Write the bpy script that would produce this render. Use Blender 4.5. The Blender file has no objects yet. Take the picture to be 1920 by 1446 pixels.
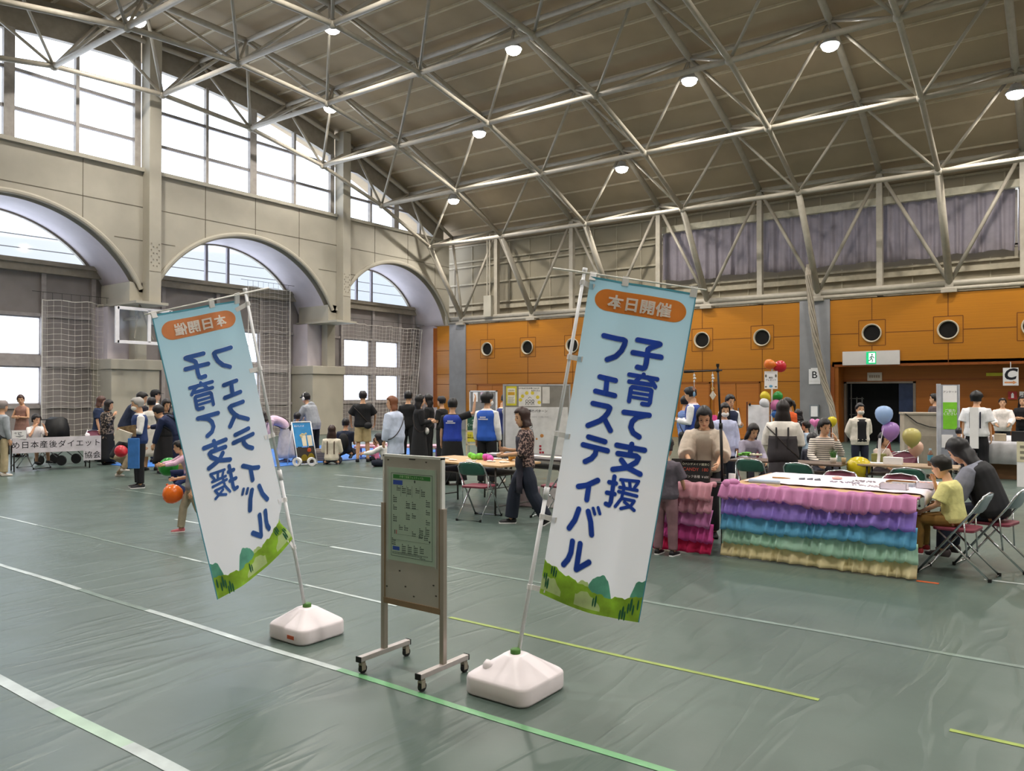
import bpy, bmesh, math, random
from math import sin, cos, pi, sqrt, atan2, radians as RD
from mathutils import Vector as V, Matrix
random.seed(7)
SC = bpy.context.scene
COL = SC.collection
# ---------------------------------------------------------------- camera, world, exposure
cam = bpy.data.cameras.new('camera')
cam.sensor_fit = 'HORIZONTAL'
cam.sensor_width = 36.0
cam.lens = 1465.0 / 1920 * 36.0
cam.clip_end = 300
camo = bpy.data.objects.new('camera', cam)
COL.objects.link(camo)
camo.location = (0, 0, 1.71)
camo.rotation_euler = (RD(90.516), 0, RD(36.234))
SC.camera = camo
W = bpy.data.worlds.new('sky')
SC.world = W
W.use_nodes = True
nt = W.node_tree
bg = nt.nodes['Background']
tc = nt.nodes.new('ShaderNodeTexCoord')
nz = nt.nodes.new('ShaderNodeTexNoise')
nz.inputs['Scale'].default_value = 1.6
nz.inputs['Detail'].default_value = 3
cr = nt.nodes.new('ShaderNodeValToRGB')
cr.color_ramp.elements[0].color = (0.72, 0.82, 1, 1)
cr.color_ramp.elements[1].color = (0.9, 0.93, 1, 1)
cr.color_ramp.elements[0].position = 0.3
cr.color_ramp.elements[1].position = 0.75
nt.links.new(tc.outputs['Generated'], nz.inputs['Vector'])
nt.links.new(nz.outputs['Fac'], cr.inputs['Fac'])
sp = nt.nodes.new('ShaderNodeSeparateXYZ')
el = nt.nodes.new('ShaderNodeValToRGB')      # a thinner bluish band in the cloud between horizon haze and the bright deck
ee = el.color_ramp.elements
ee[0].position, ee[0].color = 0.53, (1, 1, 1, 1)
ee[1].position, ee[1].color = 0.60, (1, 1, 1, 1)
for p_, v_ in ((0.545, .27), (0.582, .27)):
    q_ = ee.new(p_); q_.color = (v_, v_, v_, 1)
ml = nt.nodes.new('ShaderNodeMix'); ml.data_type = 'RGBA'; ml.blend_type = 'MULTIPLY'; ml.inputs[0].default_value = 1
ma = nt.nodes.new('ShaderNodeMath'); ma.operation = 'MULTIPLY_ADD'; ma.inputs[1].default_value = .5; ma.inputs[2].default_value = .5
nt.links.new(tc.outputs['Generated'], sp.inputs[0]); nt.links.new(sp.outputs['Z'], ma.inputs[0]); nt.links.new(ma.outputs[0], el.inputs['Fac'])
nt.links.new(cr.outputs['Color'], ml.inputs[6]); nt.links.new(el.outputs['Color'], ml.inputs[7]); nt.links.new(ml.outputs[2], bg.inputs['Color'])
bg.inputs['Strength'].default_value = 4.2
SC.view_settings.view_transform = 'Standard'
SC.view_settings.look = 'None'
SC.view_settings.gamma = 1
SC.view_settings.exposure = 0.14
LAMP_W = 235
# ---------------------------------------------------------------- materials
def lin(c):
    return c / 12.92 if c <= 0.04045 else ((c + 0.055) / 1.055) ** 2.4
def hexc(h):
    return tuple(lin(int(h[i:i + 2], 16) / 255) for i in (0, 2, 4)) + (1,)
MATS = {}
def mat(h, rough=0.6, metal=0.0, var=0.06, scale=6.0, bump=0.0, spec=0.4, trans=0.0, emit=0.0, wood=False, bscale=None, stretch=None):
    key = (h, rough, metal, var, scale, bump, spec, trans, emit, wood, stretch)
    if key in MATS: return MATS[key]
    m = bpy.data.materials.new('mat_' + h)
    m.use_nodes = True
    n, l = m.node_tree.nodes, m.node_tree.links
    b = n['Principled BSDF']
    c = hexc(h)
    t = n.new('ShaderNodeTexCoord')
    x = n.new('ShaderNodeTexNoise')
    x.inputs['Scale'].default_value = scale
    x.inputs['Detail'].default_value = 4
    src = t.outputs['Object']
    if wood or stretch:
        mp = n.new('ShaderNodeMapping')
        mp.inputs['Scale'].default_value = stretch or (0.35, 1, 9)
        l.new(src, mp.inputs['Vector'])
        src = mp.outputs['Vector']
    l.new(src, x.inputs['Vector'])
    r = n.new('ShaderNodeValToRGB')
    lo, hi = 1 - var * 2, 1 + var * 2
    r.color_ramp.elements[0].color = tuple(min(1, v * lo) for v in c[:3]) + (1,)
    r.color_ramp.elements[1].color = tuple(min(1, v * hi) for v in c[:3]) + (1,)
    r.color_ramp.elements[0].position = 0.3
    r.color_ramp.elements[1].position = 0.7
    l.new(x.outputs['Fac'], r.inputs['Fac'])
    l.new(r.outputs['Color'], b.inputs['Base Color'])
    b.inputs['Roughness'].default_value = rough
    b.inputs['Metallic'].default_value = metal
    b.inputs['Specular IOR Level'].default_value = spec
    if bump:
        bp = n.new('ShaderNodeBump')
        bp.inputs['Strength'].default_value = bump
        bp.inputs['Distance'].default_value = 0.02
        if bscale:
            x2 = n.new('ShaderNodeTexNoise'); x2.inputs['Scale'].default_value = bscale
            l.new(src, x2.inputs['Vector']); l.new(x2.outputs['Fac'], bp.inputs['Height'])
        else:
            l.new(x.outputs['Fac'], bp.inputs['Height'])
        l.new(bp.outputs['Normal'], b.inputs['Normal'])
    if emit:
        l.new(r.outputs['Color'], b.inputs['Emission Color'])
        b.inputs['Emission Strength'].default_value = emit
    if trans:
        tr = n.new('ShaderNodeBsdfTranslucent')
        l.new(r.outputs['Color'], tr.inputs['Color'])
        mx = n.new('ShaderNodeMixShader')
        mx.inputs['Fac'].default_value = trans
        l.new(b.outputs[0], mx.inputs[1]); l.new(tr.outputs[0], mx.inputs[2])
        l.new(mx.outputs[0], n['Material Output'].inputs['Surface'])
    MATS[key] = m
    return m
def sheer(h, alpha):
    m = mat(h, 0.8, trans=0.4, var=0.04).copy()
    n, l = m.node_tree.nodes, m.node_tree.links
    o = n['Material Output']
    s = o.inputs['Surface'].links[0].from_socket
    t = n.new('ShaderNodeBsdfTransparent'); mx = n.new('ShaderNodeMixShader')
    mx.inputs['Fac'].default_value = alpha
    l.new(t.outputs[0], mx.inputs[1]); l.new(s, mx.inputs[2]); l.new(mx.outputs[0], o.inputs['Surface'])
    return m
def glass_mat():
    m = bpy.data.materials.new('window_glass')
    m.use_nodes = True
    n, l = m.node_tree.nodes, m.node_tree.links
    n.remove(n['Principled BSDF'])
    t = n.new('ShaderNodeBsdfTransparent'); g = n.new('ShaderNodeBsdfGlossy')
    g.inputs['Roughness'].default_value = 0.05
    x = n.new('ShaderNodeTexNoise'); r = n.new('ShaderNodeValToRGB')
    r.color_ramp.elements[0].color = (0.93, 0.95, 0.96, 1); r.color_ramp.elements[1].color = (0.97, 0.98, 0.98, 1)
    l.new(x.outputs['Fac'], r.inputs['Fac']); l.new(r.outputs['Color'], t.inputs['Color'])
    mx = n.new('ShaderNodeMixShader'); mx.inputs['Fac'].default_value = 0.05
    l.new(t.outputs[0], mx.inputs[1]); l.new(g.outputs[0], mx.inputs[2]); l.new(mx.outputs[0], n['Material Output'].inputs['Surface'])
    return m
GLASS = glass_mat()
# ---------------------------------------------------------------- mesh helpers
class M:
    def __init__(s): s.v = []; s.f = []
    def add(s, vs, fs):
        k = len(s.v); s.v += [tuple(p) for p in vs]; s.f += [tuple(i + k for i in f) for f in fs]; return s
    def box(s, x0, x1, y0, y1, z0, z1):
        vs = [(x, y, z) for x in (x0, x1) for y in (y0, y1) for z in (z0, z1)]
        return s.add(vs, [(0, 1, 3, 2), (4, 6, 7, 5), (0, 4, 5, 1), (2, 3, 7, 6), (0, 2, 6, 4), (1, 5, 7, 3)])
    def bar(s, a, b, w, h, up=(0, 0, 1)):
        a, b = V(a), V(b); d = (b - a).normalized(); x = d.cross(V(up))
        if x.length < 1e-5: x = d.cross(V((0, 1, 0)))
        x.normalize(); u = x.cross(d)
        vs = [p + x * i * w / 2 + u * j * h / 2 for p in (a, b) for i, j in ((-1, -1), (1, -1), (1, 1), (-1, 1))]
        return s.add(vs, [(3, 2, 1, 0), (4, 5, 6, 7), (0, 1, 5, 4), (1, 2, 6, 5), (2, 3, 7, 6), (3, 0, 4, 7)])
    def loft(s, rings, cap=True, closed=True):
        n = len(rings[0]); k = len(s.v)
        for r in rings: s.v += [tuple(p) for p in r]
        for i in range(len(rings) - 1):
            for j in range(n if closed else n - 1):
                a = k + i * n + j; b = k + i * n + (j + 1) % n
                s.f.append((a, b, b + n, a + n))
        if cap and closed:
            s.f.append(tuple(k + j for j in range(n))[::-1])
            s.f.append(tuple(k + (len(rings) - 1) * n + j for j in range(n)))
        return s
    def tube(s, pts, r, n=8, cap=True, flat=1.0):
        pts = [V(p) for p in pts]; rs = r if isinstance(r, (list, tuple)) else [r] * len(pts)
        prev = None; rings = []
        for i, p in enumerate(pts):
            t = (pts[min(i + 1, len(pts) - 1)] - pts[max(i - 1, 0)])
            if t.length < 1e-9: t = V((0, 0, 1))
            t.normalize()
            if prev is None:
                x = t.cross(V((0, 0, 1)))
                if x.length < 1e-3: x = t.cross(V((0, 1, 0)))
            else: x = prev - t * prev.dot(t)
            x.normalize(); prev = x; y = t.cross(x)
            rings.append([p + (x * cos(2 * pi * j / n) + y * flat * sin(2 * pi * j / n)) * rs[i] for j in range(n)])
        return s.loft(rings, cap)
    def ell(s, c, r, n=10, m=7, ax=None):
        c = V(c); ax = ax or (V((1, 0, 0)), V((0, 1, 0)), V((0, 0, 1))); rings = []
        for i in range(m + 1):
            t = pi * (0.04 + 0.92 * i / m)
            rings.append([c + ax[0] * r[0] * sin(t) * cos(2 * pi * j / n) + ax[1] * r[1] * sin(t) * sin(2 * pi * j / n) - ax[2] * r[2] * cos(t) for j in range(n)])
        return s.loft(rings)
    def lathe(s, prof, n=20, c=(0, 0, 0), cap=True):
        c = V(c)
        return s.loft([[c + V((r * cos(2 * pi * j / n), r * sin(2 * pi * j / n), z)) for j in range(n)] for r, z in prof], cap)
    def prism(s, poly, d):
        n = len(poly); d = V(d); vs = [V(p) for p in poly]
        return s.add(vs + [p + d for p in vs], [tuple(range(n))[::-1], tuple(range(n, 2 * n))] + [(i, (i + 1) % n, (i + 1) % n + n, i + n) for i in range(n)])
    def quad(s, a, b, c, d): return s.add([a, b, c, d], [(0, 1, 2, 3)])
    def build(s, name, m, parent=None, smooth=False, bevel=0, sub=0, remesh=0, solid=0, loc=None, rz=0, sm=3):
        me = bpy.data.meshes.new(name)
        me.from_pydata(s.v, [], s.f); me.update()
        me.materials.append(m)
        if smooth or remesh: me.polygons.foreach_set('use_smooth', [True] * len(me.polygons))
        o = bpy.data.objects.new(name, me); COL.objects.link(o)
        if parent: o.parent = parent
        if loc is not None: o.location = loc
        if rz: o.rotation_euler = (0, 0, rz)
        if solid:
            md = o.modifiers.new('solid', 'SOLIDIFY'); md.thickness = solid
        if remesh:
            md = o.modifiers.new('remesh', 'REMESH'); md.mode = 'VOXEL'; md.voxel_size = remesh; md.use_smooth_shade = True
            md = o.modifiers.new('smooth', 'SMOOTH'); md.iterations = sm; md.factor = 0.5
        if bevel:
            md = o.modifiers.new('bevel', 'BEVEL'); md.width = bevel; md.segments = 2; md.limit_method = 'ANGLE'
        if sub:
            md = o.modifiers.new('sub', 'SUBSURF'); md.levels = sub; md.render_levels = sub
        return o
def put(o, k): o['kind'] = k; return o
def tag(o, label, cat, group=None, kind=None):
    if label: o['label'] = label
    if cat: o['category'] = cat
    if group: o['group'] = group
    if kind: o['kind'] = kind
    return o
def empty(name, loc, label, cat, group=None, rz=0, s=1):
    o = bpy.data.objects.new(name, None); COL.objects.link(o)
    o.location = loc; o.rotation_euler = (0, 0, rz); o.scale = (s, s, s); o.empty_display_size = 0.1
    return tag(o, label, cat, group)
def copy_tree(o, parent=None):
    c = o.copy(); COL.objects.link(c)
    if parent: c.parent = parent
    for ch in o.children: copy_tree(ch, c)
    return c
def struct(m_, name, mt, **k):
    o = m_.build(name, mt, **k); o['kind'] = 'structure'; return o
def text_mesh(body, size=1, bold=0.0, align='CENTER', spacing=1.0, line=1.0):
    c = bpy.data.curves.new('lettering', 'FONT'); c.body = body; c.size = size; c.offset = bold * size
    c.align_x = align; c.align_y = 'CENTER'; c.space_character = spacing; c.space_line = line; c.resolution_u = 3
    o = bpy.data.objects.new('lettering', c); COL.objects.link(o)
    me = bpy.data.meshes.new_from_object(o.evaluated_get(bpy.context.evaluated_depsgraph_get()))
    bpy.data.objects.remove(o); bpy.data.curves.remove(c)
    return me
def text(parent, body, mt, loc, rot, size, bold=0.0, align='CENTER', name='lettering', **k):
    me = text_mesh(body, size, bold, align, **k); me.materials.clear(); me.materials.append(mt)
    o = bpy.data.objects.new(name, me); COL.objects.link(o); o.parent = parent
    o.location = loc; o.rotation_euler = rot
    return o
FRONT = (RD(90), 0, 0)       # writing that faces -Y
# common materials
STEEL = mat('ABA395', 0.45, var=0.04)
STEELD = mat('8F877A', 0.5, var=0.05)
BEIGE = mat('ADA799', 0.55, var=0.03, scale=1.5)
LAV = mat('C9C0C6', 0.6, var=0.03, scale=1.5)
GREYW = mat('8C8583', 0.6, var=0.04, scale=2)
DECK = mat('A4937A', 0.85, var=0.05, scale=0.8)
PURL = mat('C4B79E', 0.6, var=0.04)
CHROME = mat('C9CCD0', 0.22, 1.0, var=0.02)
WHITE = mat('E9E7EA', 0.5, var=0.02)
PAPER = mat('F0EEF0', 0.8, var=0.02)
BLACK = mat('141416', 0.6, var=0.1)
DARKM = mat('3A3734', 0.5, var=0.1)
INK = mat('1C1C24', 0.8, var=0.05)
SKIN = mat('D9A988', 0.55, var=0.04, scale=14)
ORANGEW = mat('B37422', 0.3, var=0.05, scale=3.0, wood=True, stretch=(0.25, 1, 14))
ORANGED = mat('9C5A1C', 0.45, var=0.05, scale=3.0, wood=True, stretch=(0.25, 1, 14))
GROOVE = mat('6E3D10', 0.7)
CONC = mat('8D8D90', 0.8, var=0.05, scale=2.5, bump=0.05)
TABTOP = mat('C9A377', 0.4, var=0.05, scale=8, stretch=(1, 12, 1))
# ================================================================ the hall
XL, XG, XR, YB, YF, YC = -24.2, -26.2, 13.4, 28.0, -1.6, 13.3
def vault(y, top=13.42, R=30.3): return top - R + sqrt(max(1, R * R - (y - YC) ** 2))
def lowz(y): return 11.11 - 28.05 + sqrt(28.05 ** 2 - (y - YC) ** 2)
def upz(y): return 12.95 - 29.9 + sqrt(29.9 ** 2 - (y - YC) ** 2)
# floor: taped green protection sheets, wrinkled along the sheet width
def floor_mat():
    m = mat('51605A', 0.36, var=0.05, scale=0.9, spec=0.45).copy()
    m.name = 'floor_sheet'
    n, l = m.node_tree.nodes, m.node_tree.links
    b = n['Principled BSDF']; t = n.new('ShaderNodeTexCoord')
    mp = n.new('ShaderNodeMapping'); mp.inputs['Scale'].default_value = (2.2, 0.35, 1); mp.inputs['Rotation'].default_value = (0, 0, RD(8))
    l.new(t.outputs['Object'], mp.inputs['Vector'])
    w = n.new('ShaderNodeTexNoise'); w.inputs['Scale'].default_value = 1.3; w.inputs['Detail'].default_value = 3; w.inputs['Distortion'].default_value = 0.6
    l.new(mp.outputs[0], w.inputs['Vector'])
    r = n.new('ShaderNodeValToRGB'); e = r.color_ramp.elements
    e[0].position = 0.44; e[0].color = (0, 0, 0, 1); e[1].position = 0.5; e[1].color = (1, 1, 1, 1)
    q = e.new(0.56); q.color = (0, 0, 0, 1)
    l.new(w.outputs['Fac'], r.inputs['Fac'])
    f = n.new('ShaderNodeTexNoise'); f.inputs['Scale'].default_value = 0.8; f.inputs['Detail'].default_value = 6
    l.new(t.outputs['Object'], f.inputs['Vector'])
    ad = n.new('ShaderNodeMath'); ad.operation = 'MULTIPLY_ADD'; ad.inputs[1].default_value = 0.35
    l.new(r.outputs['Color'], ad.inputs[0]); l.new(f.outputs['Fac'], ad.inputs[2])
    bp = n.new('ShaderNodeBump'); bp.inputs['Strength'].default_value = 0.22; bp.inputs['Distance'].default_value = 0.03
    l.new(ad.outputs[0], bp.inputs['Height']); l.new(bp.outputs[0], b.inputs['Normal'])
    f2 = n.new('ShaderNodeTexNoise'); f2.inputs['Scale'].default_value = 2.5; f2.inputs['Detail'].default_value = 8
    l.new(t.outputs['Object'], f2.inputs['Vector'])
    mr = n.new('ShaderNodeMapRange'); mr.inputs['To Min'].default_value = 0.24; mr.inputs['To Max'].default_value = 0.44
    l.new(f2.outputs['Fac'], mr.inputs['Value']); l.new(mr.outputs[0], b.inputs['Roughness'])
    return m
struct(M().box(XG - .3, XR, YF, 30.2, -0.2, 0), 'floor', floor_mat())
TAPEW, TAPEG, TAPEY = mat('B2BCBB', 0.3, var=0.15, scale=4), mat('6FA878', 0.3, var=0.12, scale=4), mat('8C9E4C', 0.4, var=0.15, scale=4)
TAPES = mat('7C8C86', 0.25, var=0.12, scale=4)
for y, w, segs in [(1.96, .07, [(-9, -4.5, TAPEW), (-4.5, -3.75, mat('A3BCA8', .3, var=.12, scale=4)), (-3.75, -2.2, TAPEW)]), (3.265, .05, [(-13, -7.05, TAPEW), (-7.05, -5.95, TAPES), (-5.95, -3.72, TAPEW), (-3.72, -.6, TAPEG)]),
                   (4.52, .036, [(-14, -10.9, TAPEW), (-10.9, -7.6, TAPES), (-7.6, -7.2, TAPEW), (-7.2, -5.6, TAPES), (-5.6, -4.45, TAPEW), (-3.9, -1.2, TAPEY), (-.56, .4, TAPEY)]),
                   (5.82, .05, [(-9.9, -9.1, TAPEW), (-9.1, -6.8, TAPES), (-6.75, -5.9, TAPEW), (-5.9, -.2, TAPES)]), (7.05, .05, [(-14, -8.4, TAPES), (-8.35, -7.05, TAPEW)]),
                   (8.33, .05, [(-13, -9.8, TAPES), (-9.7, -8.4, TAPEW), (-.75, -.3, TAPEW)]), (9.64, .05, [(-11, -9.7, TAPEW)]), (10.95, .05, [(-12.6, -11.2, TAPEW)]),
                   (7.9, .05, [(-1.24, -1.06, mat('C05A2C', 0.6))])]:
    for a, b, mt in segs:
        g = M(); n = max(2, int((b - a) / .25)); rg = []
        for i in range(n + 1):
            x = a + (b - a) * i / n; j = .006 * sin(x * 3.1)
            rg.append([(x, y - w / 2 + j, .0015), (x, y + w / 2 + j, .0015)])
        g.loft(rg, cap=False, closed=False)
        struct(g, 'floor_marking', mt, solid=.0012)
# ceiling deck, purlins and cross ribs
g = M(); N = 40; ys = [YF - .6 + (30.4 - YF) * i / N for i in range(N + 1)]
g.loft([[(XL - 2.4, y, vault(y)), (XR, y, vault(y))] for y in ys], cap=False, closed=False)
ceil_ = struct(g, 'ceiling', DECK, solid=.15)
g = M()
for i in range(31):
    y = YC + (i - 15) * (15.05 / 15) * .985
    z = vault(y) - .16
    for dz in ((0, .12), ):
        g.bar((XL, y, z), (XR, y, z), .05, .12); g.bar((XL, y + .07, z - .03), (XR, y + .07, z - .03), .03, .03)
g.build('purlin', PURL, ceil_)
g = M()
for i in range(38):
    x = XL + .5 + i * 1.0
    if x < XR: g.tube([(x, y, vault(y) - .07) for y in ys], .02, 4)
g.build('rib', PURL, ceil_)
# left gable wall: arched facade
SILL = 8.76
ARCH = [(9.3, 4.05, 3.2), (17.15, 4.05, 3.2), (24.55, 3.55, 3.75), (1.3, 4.05, 3.2)]
def arch_z(y):
    for c, r, cz in ARCH:
        d = y - c
        if abs(d) < r:
            z = cz + sqrt(r * r - d * d)
            if z > 4.9: return z
    return 4.9 if True else 0
g = M(); n = 296; yy = [YF + (YB - YF) * i / n for i in range(n + 1)]
lo = [arch_z(y) for y in yy]
for X, sgn in ((XL, 1), (XL - .25, -1)):
    g.loft([[(X, y, z), (X, y, SILL)] for y, z in zip(yy, lo)], cap=False, closed=False)
wall_l = struct(g, 'wall_left', BEIGE)
g = M()
g.loft([[(XL - .25, y, z), (XG, y, z)] for y, z in zip(yy, lo)], cap=False, closed=False)
g.build('soffit', LAV, wall_l, smooth=True)
# raised rim of each arch
for c, r, cz in ARCH:
    g = M(); k = 48; a0 = math.asin((4.95 - cz) / r); rg = []
    for i in range(k + 1):
        a = a0 + (pi - 2 * a0) * i / k
        rg.append([(XL + x, c - (r + q) * cos(a), cz + (r + q) * sin(a)) for x, q in ((-.02, .02), (.07, .02), (.09, .06), (.09, .12), (.05, .17), (-.02, .17))])
    g.loft(rg); g.build('arch_rim', BEIGE, wall_l, smooth=False)
g = M()   # panel joints
for z in (7.62, 6.55): g.bar((XL + .003, YF, z), (XL + .003, YB, z), .012, .02) if z > 7.5 else None
for (a, b) in ((5.5, 6.6), (12.2, 13.1), (13.5, 14.2), (20.2, 21.1), (21.5, 22.2), (27.0, 27.9)): g.bar((XL + .003, a, 6.55), (XL + .003, b, 6.55), .012, .02)
for y in (3.3, 7.2, 9.0, 11.25, 15.3, 17.3, 19.25, 23.2, 25.2, 27.0):
    g.bar((XL + .003, y, max(arch_z(y) + .17, 5)), (XL + .003, y, SILL), .012, .02)
g.build('panel_joint', mat('6E675A', 0.8), wall_l)
g = M().box(XL - .28, XL + .1, YF, YB, SILL - .02, SILL + .1); g.build('sill', BEIGE, wall_l)
# recessed lower wall behind the arches
def holes_wall(m_, X, y0, y1, z0, z1, holes, th=.12):
    ysx = sorted({y0, y1} | {h[0] for h in holes} | {h[1] for h in holes})
    for a, b in zip(ysx, ysx[1:]):
        hs = sorted([(h[2], h[3]) for h in holes if h[0] <= a + 1e-6 and h[1] >= b - 1e-6]); z = z0
        for p, q in hs:
            if p > z: m_.box(X - th, X, a, b, z, p)
            z = q
        if z < z1: m_.box(X - th, X, a, b, z, z1)
WINS = [(7.6, 9.2), (9.35, 10.92), (15.35, 16.9), (17.2, 18.85), (23.28, 24.74), (25.2, 26.58), (-.3, 2.8)]
holes = [(a, b, 1.36, 2.5) for a, b in WINS] + [(a, b, 2.88, 4.05) for a, b in WINS]
g = M(); holes_wall(g, XG, YF, YB + .4, 0, 5.45, holes)
wall_g = struct(g, 'wall_recess', GREYW)
g = M()   # beam over the recessed wall, with a step
g.box(XG - .15, XG + .22, YF, YB + .3, 5.42, 5.66); g.box(XG - .15, XG + .3, YF, YB + .3, 5.66, 5.8)
g.build('beam', STEELD, wall_g)
g = M()
for y in (6.2, 10.98, 12.5, 14.9, 17.05, 18.95, 20.3, 23.1, 24.97, 26.7, 27.6): g.box(XG - .02, XG + .1, y - .07, y + .07, 0, 5.42)
for z in (4.12, 1.27): g.box(XG - .02, XG + .06, YF, YB, z - .05, z + .05)
g.box(XG - .02, XG + .09, YF, YB, 2.52, 2.86)
g.build('rail', mat('A09997', 0.55), wall_g)
for i, (a, b) in enumerate(WINS):
    for j, (p, q) in enumerate(((1.36, 2.5), (2.88, 4.05))):
        w = empty('window_%d' % (i * 2 + j + 1), (XG - .06, (a + b) / 2, (p + q) / 2), None, None); w['kind'] = 'structure'
        hw, hh = (b - a) / 2, (q - p) / 2; f = M()
        for s in (-1, 1): f.box(-.04, .05, s * hw - .03, s * hw + .03, -hh, hh); f.box(-.04, .05, -hw, hw, s * hh - .03, s * hh + .03)
        f.build('window_frame', mat('C9C6CC', 0.4), w)
        M().box(-.004, .004, -hw + .03, hw - .03, -hh + .03, hh - .03).build('pane', GLASS, w)
# lunette windows above the beam
for i, (c, r, cz) in enumerate(ARCH[:3]):
    w = empty('window_%d' % (21 + i), (XG, c, 5.8), None, None); w['kind'] = 'structure'
    f = M(); a0 = math.asin((5.8 - cz) / r); k = 30
    arc = [(-r * cos(a0 + (pi - 2 * a0) * t / k), cz - 5.8 + r * sin(a0 + (pi - 2 * a0) * t / k)) for t in range(k + 1)]
    f.loft([[(x, y * q, z * q) for x, q in ((-.06, 1.0), (.06, 1.0), (.06, .965), (-.06, .965))] for y, z in arc])
    f.build('window_frame', STEELD, w)
    f = M()
    for y in ((-.55, .35) if i else (-1.9, -.9)): f.box(-.05, .05, y - .05, y + .05, 0, cz - 5.8 + sqrt(r * r - y * y) - .02)
    f.build('mullion', mat('8F8A90', 0.4), w)
    M().prism([(0, y * .98, z * .98) for y, z in arc], (.006, 0, 0)).build('pane', GLASS, w)
# upper gable window band
def wtop(y): return 12.3 - (y - YC) ** 2 / 58
XW = XL - .2
tb = [(-.6, .1)] ; bays = [(5.5, 13.1), (13.5, 21.1), (21.5, 27.75), (-1.4, 5.1)]
for i, (a, b) in enumerate(bays):
    w = empty('window_%d' % (31 + i), (XW, 0, 0), None, None); w['kind'] = 'structure'
    f = M(); k = 24; rg = []
    for t in range(k + 1):
        y = a + (b - a) * t / k; z = max(wtop(y), SILL + .12)
        rg.append([(-.12, y, z - .06), (.06, y, z - .06), (.06, y, vault(y) - .1), (-.12, y, vault(y) - .1)])
    f.loft(rg); f.build('header', STEELD, w)
    f = M(); mid = (a + b) / 2
    for y, hw in ((mid, .14), ((a + mid) / 2 + .05, .05), ((b + mid) / 2 - .05, .05), (a + .1, .1), (b - .1, .1)):
        if wtop(y) > SILL + .2: f.box(-.08, .08, y - hw, y + hw, SILL, wtop(y))
    f.build('mullion', mat('A39C95', 0.5), w)
    f = M()
    for z in (9.77, 10.87, 11.9):
        yl, yr = a, b
        if z > wtop(b): yr = min(b, YC + sqrt(max(0, (12.3 - z) * 58)))
        if z > wtop(a): yl = max(a, YC - sqrt(max(0, (12.3 - z) * 58)))
        if yr - yl > .5 and not (z > 11.5): f.box(-.05, .05, yl, yr, z - .05, z + .05)
    f.build('transom', mat('8F8A8A', 0.5), w)
    rgp = [(0, a, SILL)] + [(0, a + (b - a) * t / k, max(wtop(a + (b - a) * t / k), SILL + .1)) for t in range(k + 1)] + [(0, b, SILL)]
    M().prism(rgp, (.006, 0, 0)).build('pane', GLASS, w)
# gable columns with bolt plates and the bracket shelf at their foot
for i, y in enumerate((5.3, 13.3, 21.3)):
    t = empty('trim_%d' % (1 + i), (XL + .2, y, 0), None, None); t['kind'] = 'structure'
    M().box(-.3, .2, -.2, .2, 4.55, vault(y) - .2).build('column', BEIGE, t, bevel=.01)
    M().box(-2.0, .45, -.75, .3, 4.48, 4.56).build('bracket_shelf', BEIGE, t)
    M().box(-2.0, -.2, -.62, .12, 4.56, 5.2).build('impost', BEIGE, t)
    bm_ = M()
    for dy in (-.13, -.06, .06, .13):
        for k in range(8):
            if (k + (abs(dy) > .1)) % 2 == 0: bm_.box(.2, .215, dy - .018, dy + .018, 5.72 + k * .1, 5.755 + k * .1)
    bm_.build('bolt', STEELD, t)
    M().box(.2, .207, -.19, .19, 5.55, 5.57).build('splice_joint', STEELD, t)
    # pier under the bracket
    p = empty('trim_%d' % (11 + i), (XG, y, 0), None, None); p['kind'] = 'structure'
    M().box(0, 1.35, -.85, .75, 0, 2.45).box(0, 1.42, -.9, .8, 2.45, 2.78).build('pier', BEIGE, p, bevel=.02)
    M().box(0, .9, -.75, .3, 2.78, 4.5).build('pier_neck', LAV, p)
    M().box(1.0, 1.35, -.1, .3, 2.78, 4.48).build('post', BEIGE, p)
# ---------------------------------------------------------------- back wall
TOPZ = 4.86
g = M()
doors = [(-6.95, XR, 0, 2.62)]
for a, b in ((-24.95, -24.15), (-23.16, -8.02), (-7.01, 13.4)):
    if a < -7.02: g.box(a, b, YB, YB + .25, 0, TOPZ)
    else: g.box(a, b, YB, YB + .25, 2.62, TOPZ)
wall_b = struct(g, 'wall_back', ORANGEW)
struct(M().box(XG - .3, -25.2, YB + .1, YB + .4, 0, 5.8), 'wall_corner', LAV)
struct(M().box(-25.25, -24.95, YB + .05, YB + .3, 1.0, 4.8), 'trim_31', mat('9E5414', .5))
struct(M().box(-25.25, -24.95, YB + .05, YB + .3, 0, 1.0), 'trim_32', LAV)
g = M()
def hl(x0, x1, z): g.box(x0, x1, YB - .004, YB + .01, z - .012, z + .012)
def vl(x, z0, z1): g.box(x - .012, x + .012, YB - .004, YB + .01, z0, z1)
NOZ = [-21.9, -19.66, -17.35, -13.9, -11.62, -9.35, -5.69, -3.46, -1.22, 1.0]
for a, b in ((-25, -24.15), (-23.16, -8.02), (-7.01, 6)):
    xs = [q for q in NOZ if a < q < b]; c0 = a
    for q in xs: hl(c0, q - .41, 3.69); c0 = q + .41
    hl(c0, b, 3.69)
    if a < -7.5: hl(a, b, 2.57); hl(a, b, 2.1)
for q in NOZ:
    vl(q, 4.12, TOPZ); vl(q, 2.64 if q > -7 else 2.1, 3.27)
    for s in (-1, 1): vl(q + s * .41, 3.27, 4.12)
    for z in (3.27, 4.12): hl(q - .41, q + .41, z)
for q in (-15.6, ): vl(q, 2.1, TOPZ)
g.build('panel_joint', GROOVE, wall_b)
for x0, x1 in ((-24.15, -23.16), (-8.02, -7.01)):
    struct(M().box(x0, x1, YB - .05, YB + .3, 0, TOPZ + .05), 'pillar', CONC)
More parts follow.
